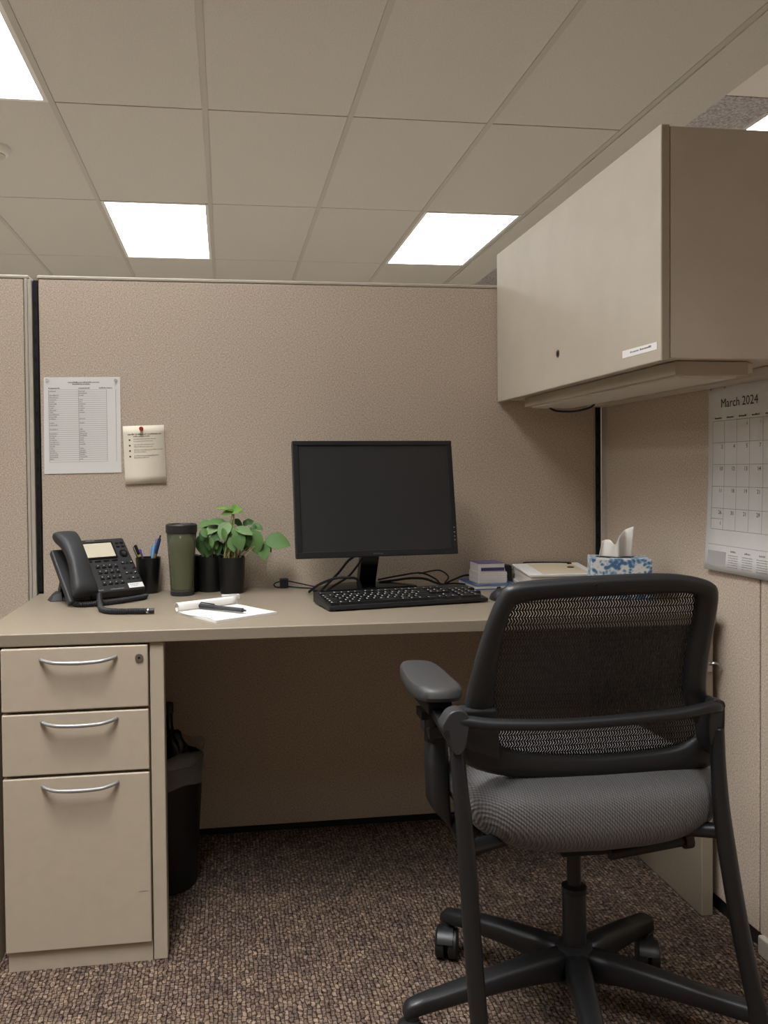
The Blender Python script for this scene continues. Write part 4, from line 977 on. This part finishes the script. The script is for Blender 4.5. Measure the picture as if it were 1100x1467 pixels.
for a in range(len(loops)):
    b_ = (a+1) % len(loops)
    for k in range(n_):
        j = (k+1) % n_; fs.append((a*n_+k, a*n_+j, b_*n_+j, b_*n_+k))
fr_.add(vs, fs); fr_.build('back_frame', CB, ch, smooth='all')
# netting stretched inside the frame
L_side = [ii[k] for k in range(0, 25)]; net = MB()
cen = sum((p for p in ii), Vector())/len(ii)
rings = []
for s in (1.02, .8, .6, .4, .2, .04): rings.append([cen + (p-cen)*s + NB*(-.006+.012*(1-s*s)) for p in ii])
net.loft(rings, cap=False); b0 = len(net.v); net.f.append([len(rings)*n_-n_+k for k in range(n_)]); net.m.append(0)
net.build('back_netting', mesh_mat(), ch, smooth='all')
MB().disc(Vector((.558,1.203,.8705)), .003, NB, .001, 12).build('mould_mark', RUB, ch)
# cross bar, side plates, brackets
bar_pts = [(.345,1.254,.660),(.372,1.250,.656),(.410,1.247,.651),(.496,1.244,.647),(.578,1.243,.647),(.709,1.245,.652),(.775,1.249,.660),(.796,1.260,.656)]
MB().tube(smooth_path(bar_pts, 6), .0095, 14).build('cross_bar', CB, ch, smooth='all')
pts2 = [(.326,.648),(.331,.662),(.341,.674),(.356,.677),(.367,.670),(.371,.655),(.368,.636),(.363,.615),(.354,.606),(.345,.609),(.338,.624)]
pc2_ = cl([(x, 1.243, z) for x, z in pts2], 4)
MB().hexa([p+Vector((0,.03,0)) for p in pc2_], [p for p in pc2_]).build('pivot_plate', PLAST2, ch, bevel=.003)
pc3 = cl([(.782,1.25,.670),(.800,1.25,.668),(.806,1.255,.655),(.808,1.26,.61),(.806,1.27,.575),(.796,1.27,.572),(.784,1.262,.60),(.778,1.255,.64)], 4)
MB().hexa([p+Vector((-.004,.04,0)) for p in pc3], [p for p in pc3]).build('pivot_plate', PLAST2, ch, bevel=.004)
MB().disc((.3325,1.2425,.643), .0048, (0,-1,0), .002, 14).build('pivot_bolt', MET, ch, smooth=True)
MB().hexa([(.36,1.262,.672),(.36,1.262,.615),(.36,1.285,.612),(.36,1.285,.675)], [(.425,1.268,.668),(.435,1.285,.575),(.435,1.30,.575),(.425,1.285,.672)]).build('side_bracket', CB, ch, bevel=.006, seg=3)
MB().hexa([(.80,1.262,.655),(.806,1.275,.575),(.812,1.30,.575),(.80,1.285,.655)], [(.772,1.270,.66),(.79,1.287,.60),(.79,1.305,.60),(.772,1.29,.66)]).build('side_bracket', CB, ch, bevel=.006, seg=3)
# rear legs reaching the floor
for pts in ([(.352,1.262,.635),(.357,1.255,.56),(.365,1.25,.46),(.378,1.25,.26),(.392,1.252,.10),(.400,1.255,.0)], [(.800,1.268,.62),(.798,1.262,.55),(.803,1.256,.46),(.828,1.252,.30),(.862,1.250,.14),(.890,1.250,.0)]):
    pth = smooth_path(pts, 8); MB().tube(pth, [.0105+.004*min(1, k/18) for k in range(len(pth))], 16).build('rear_leg', MET, ch, smooth='all')
for a, b_ in (((.375,1.268,.447),(.52,1.38,.42)), ((.803,1.268,.447),(.70,1.36,.425))):
    MB().tube([a, b_], .0125, 14).build('side_tube', MET, ch, smooth=True)
# left armrest
AR = MB(); q = [(.316,1.365),(.330,1.338),(.372,1.335),(.392,1.358),(.394,1.43),(.392,1.50),(.378,1.545),(.335,1.552),(.318,1.52),(.312,1.43)]
qq = cl([(x, y, 0) for x, y in q], 4)
ctr = sum(qq, Vector())/len(qq)
rings = []
for s, z in ((.78,.657),(.95,.660),(1,.667),(.985,.677),(.93,.682),(.80,.684)):
    rings.append([ctr+(p-ctr)*s + Vector((0,0,z+.008*((p.y-1.43)/.12)**2*.6)) for p in qq])
AR.loft(rings); AR.build('armrest_pad', mat('armrest rubber', (58,57,56), .5), ch, smooth=True)
MB().box(.334, .378, 1.37, 1.47, .634, .654).build('armrest_slide', CBD, ch, bevel=.003)
MB().tube([(.358,1.43,.57),(.358,1.43,.64)], .015, 14).box(.326,.352,1.38,1.42,.622,.636).build('armrest_stem', GLOSS, ch, smooth=True)
MB().obox((.366,1.445,.588), (.040,.062,.022), Matrix.Rotation(-.1,3,'Y')).build('armrest_collar', PLAST2, ch, bevel=.004)
up = MB(); rings = []
for x, y, z, a, b_ in ((.368,1.445,.585,.018,.030),(.3685,1.448,.52,.019,.031),(.372,1.452,.455,.019,.031),(.378,1.456,.425,.018,.028),(.395,1.46,.405,.016,.026),(.43,1.46,.398,.014,.026),(.50,1.46,.402,.012,.026)):
    rings.append([Vector((x+a*spow(math.cos(t),.6)*(1 if z > .41 else .3), y+b_*spow(math.sin(t),.6), z+(0 if z > .43 else -a*spow(math.cos(t),.6)*.9))) for t in [2*math.pi*k/20 for k in range(20)]])
up.loft(rings); up.build('armrest_upright', CB, ch, smooth='all')
MB().obox((.352,1.35,.632), (.020,.19,.018), Matrix.Rotation(.12,3,'X')).build('armrest_link', CB, ch, bevel=.004)
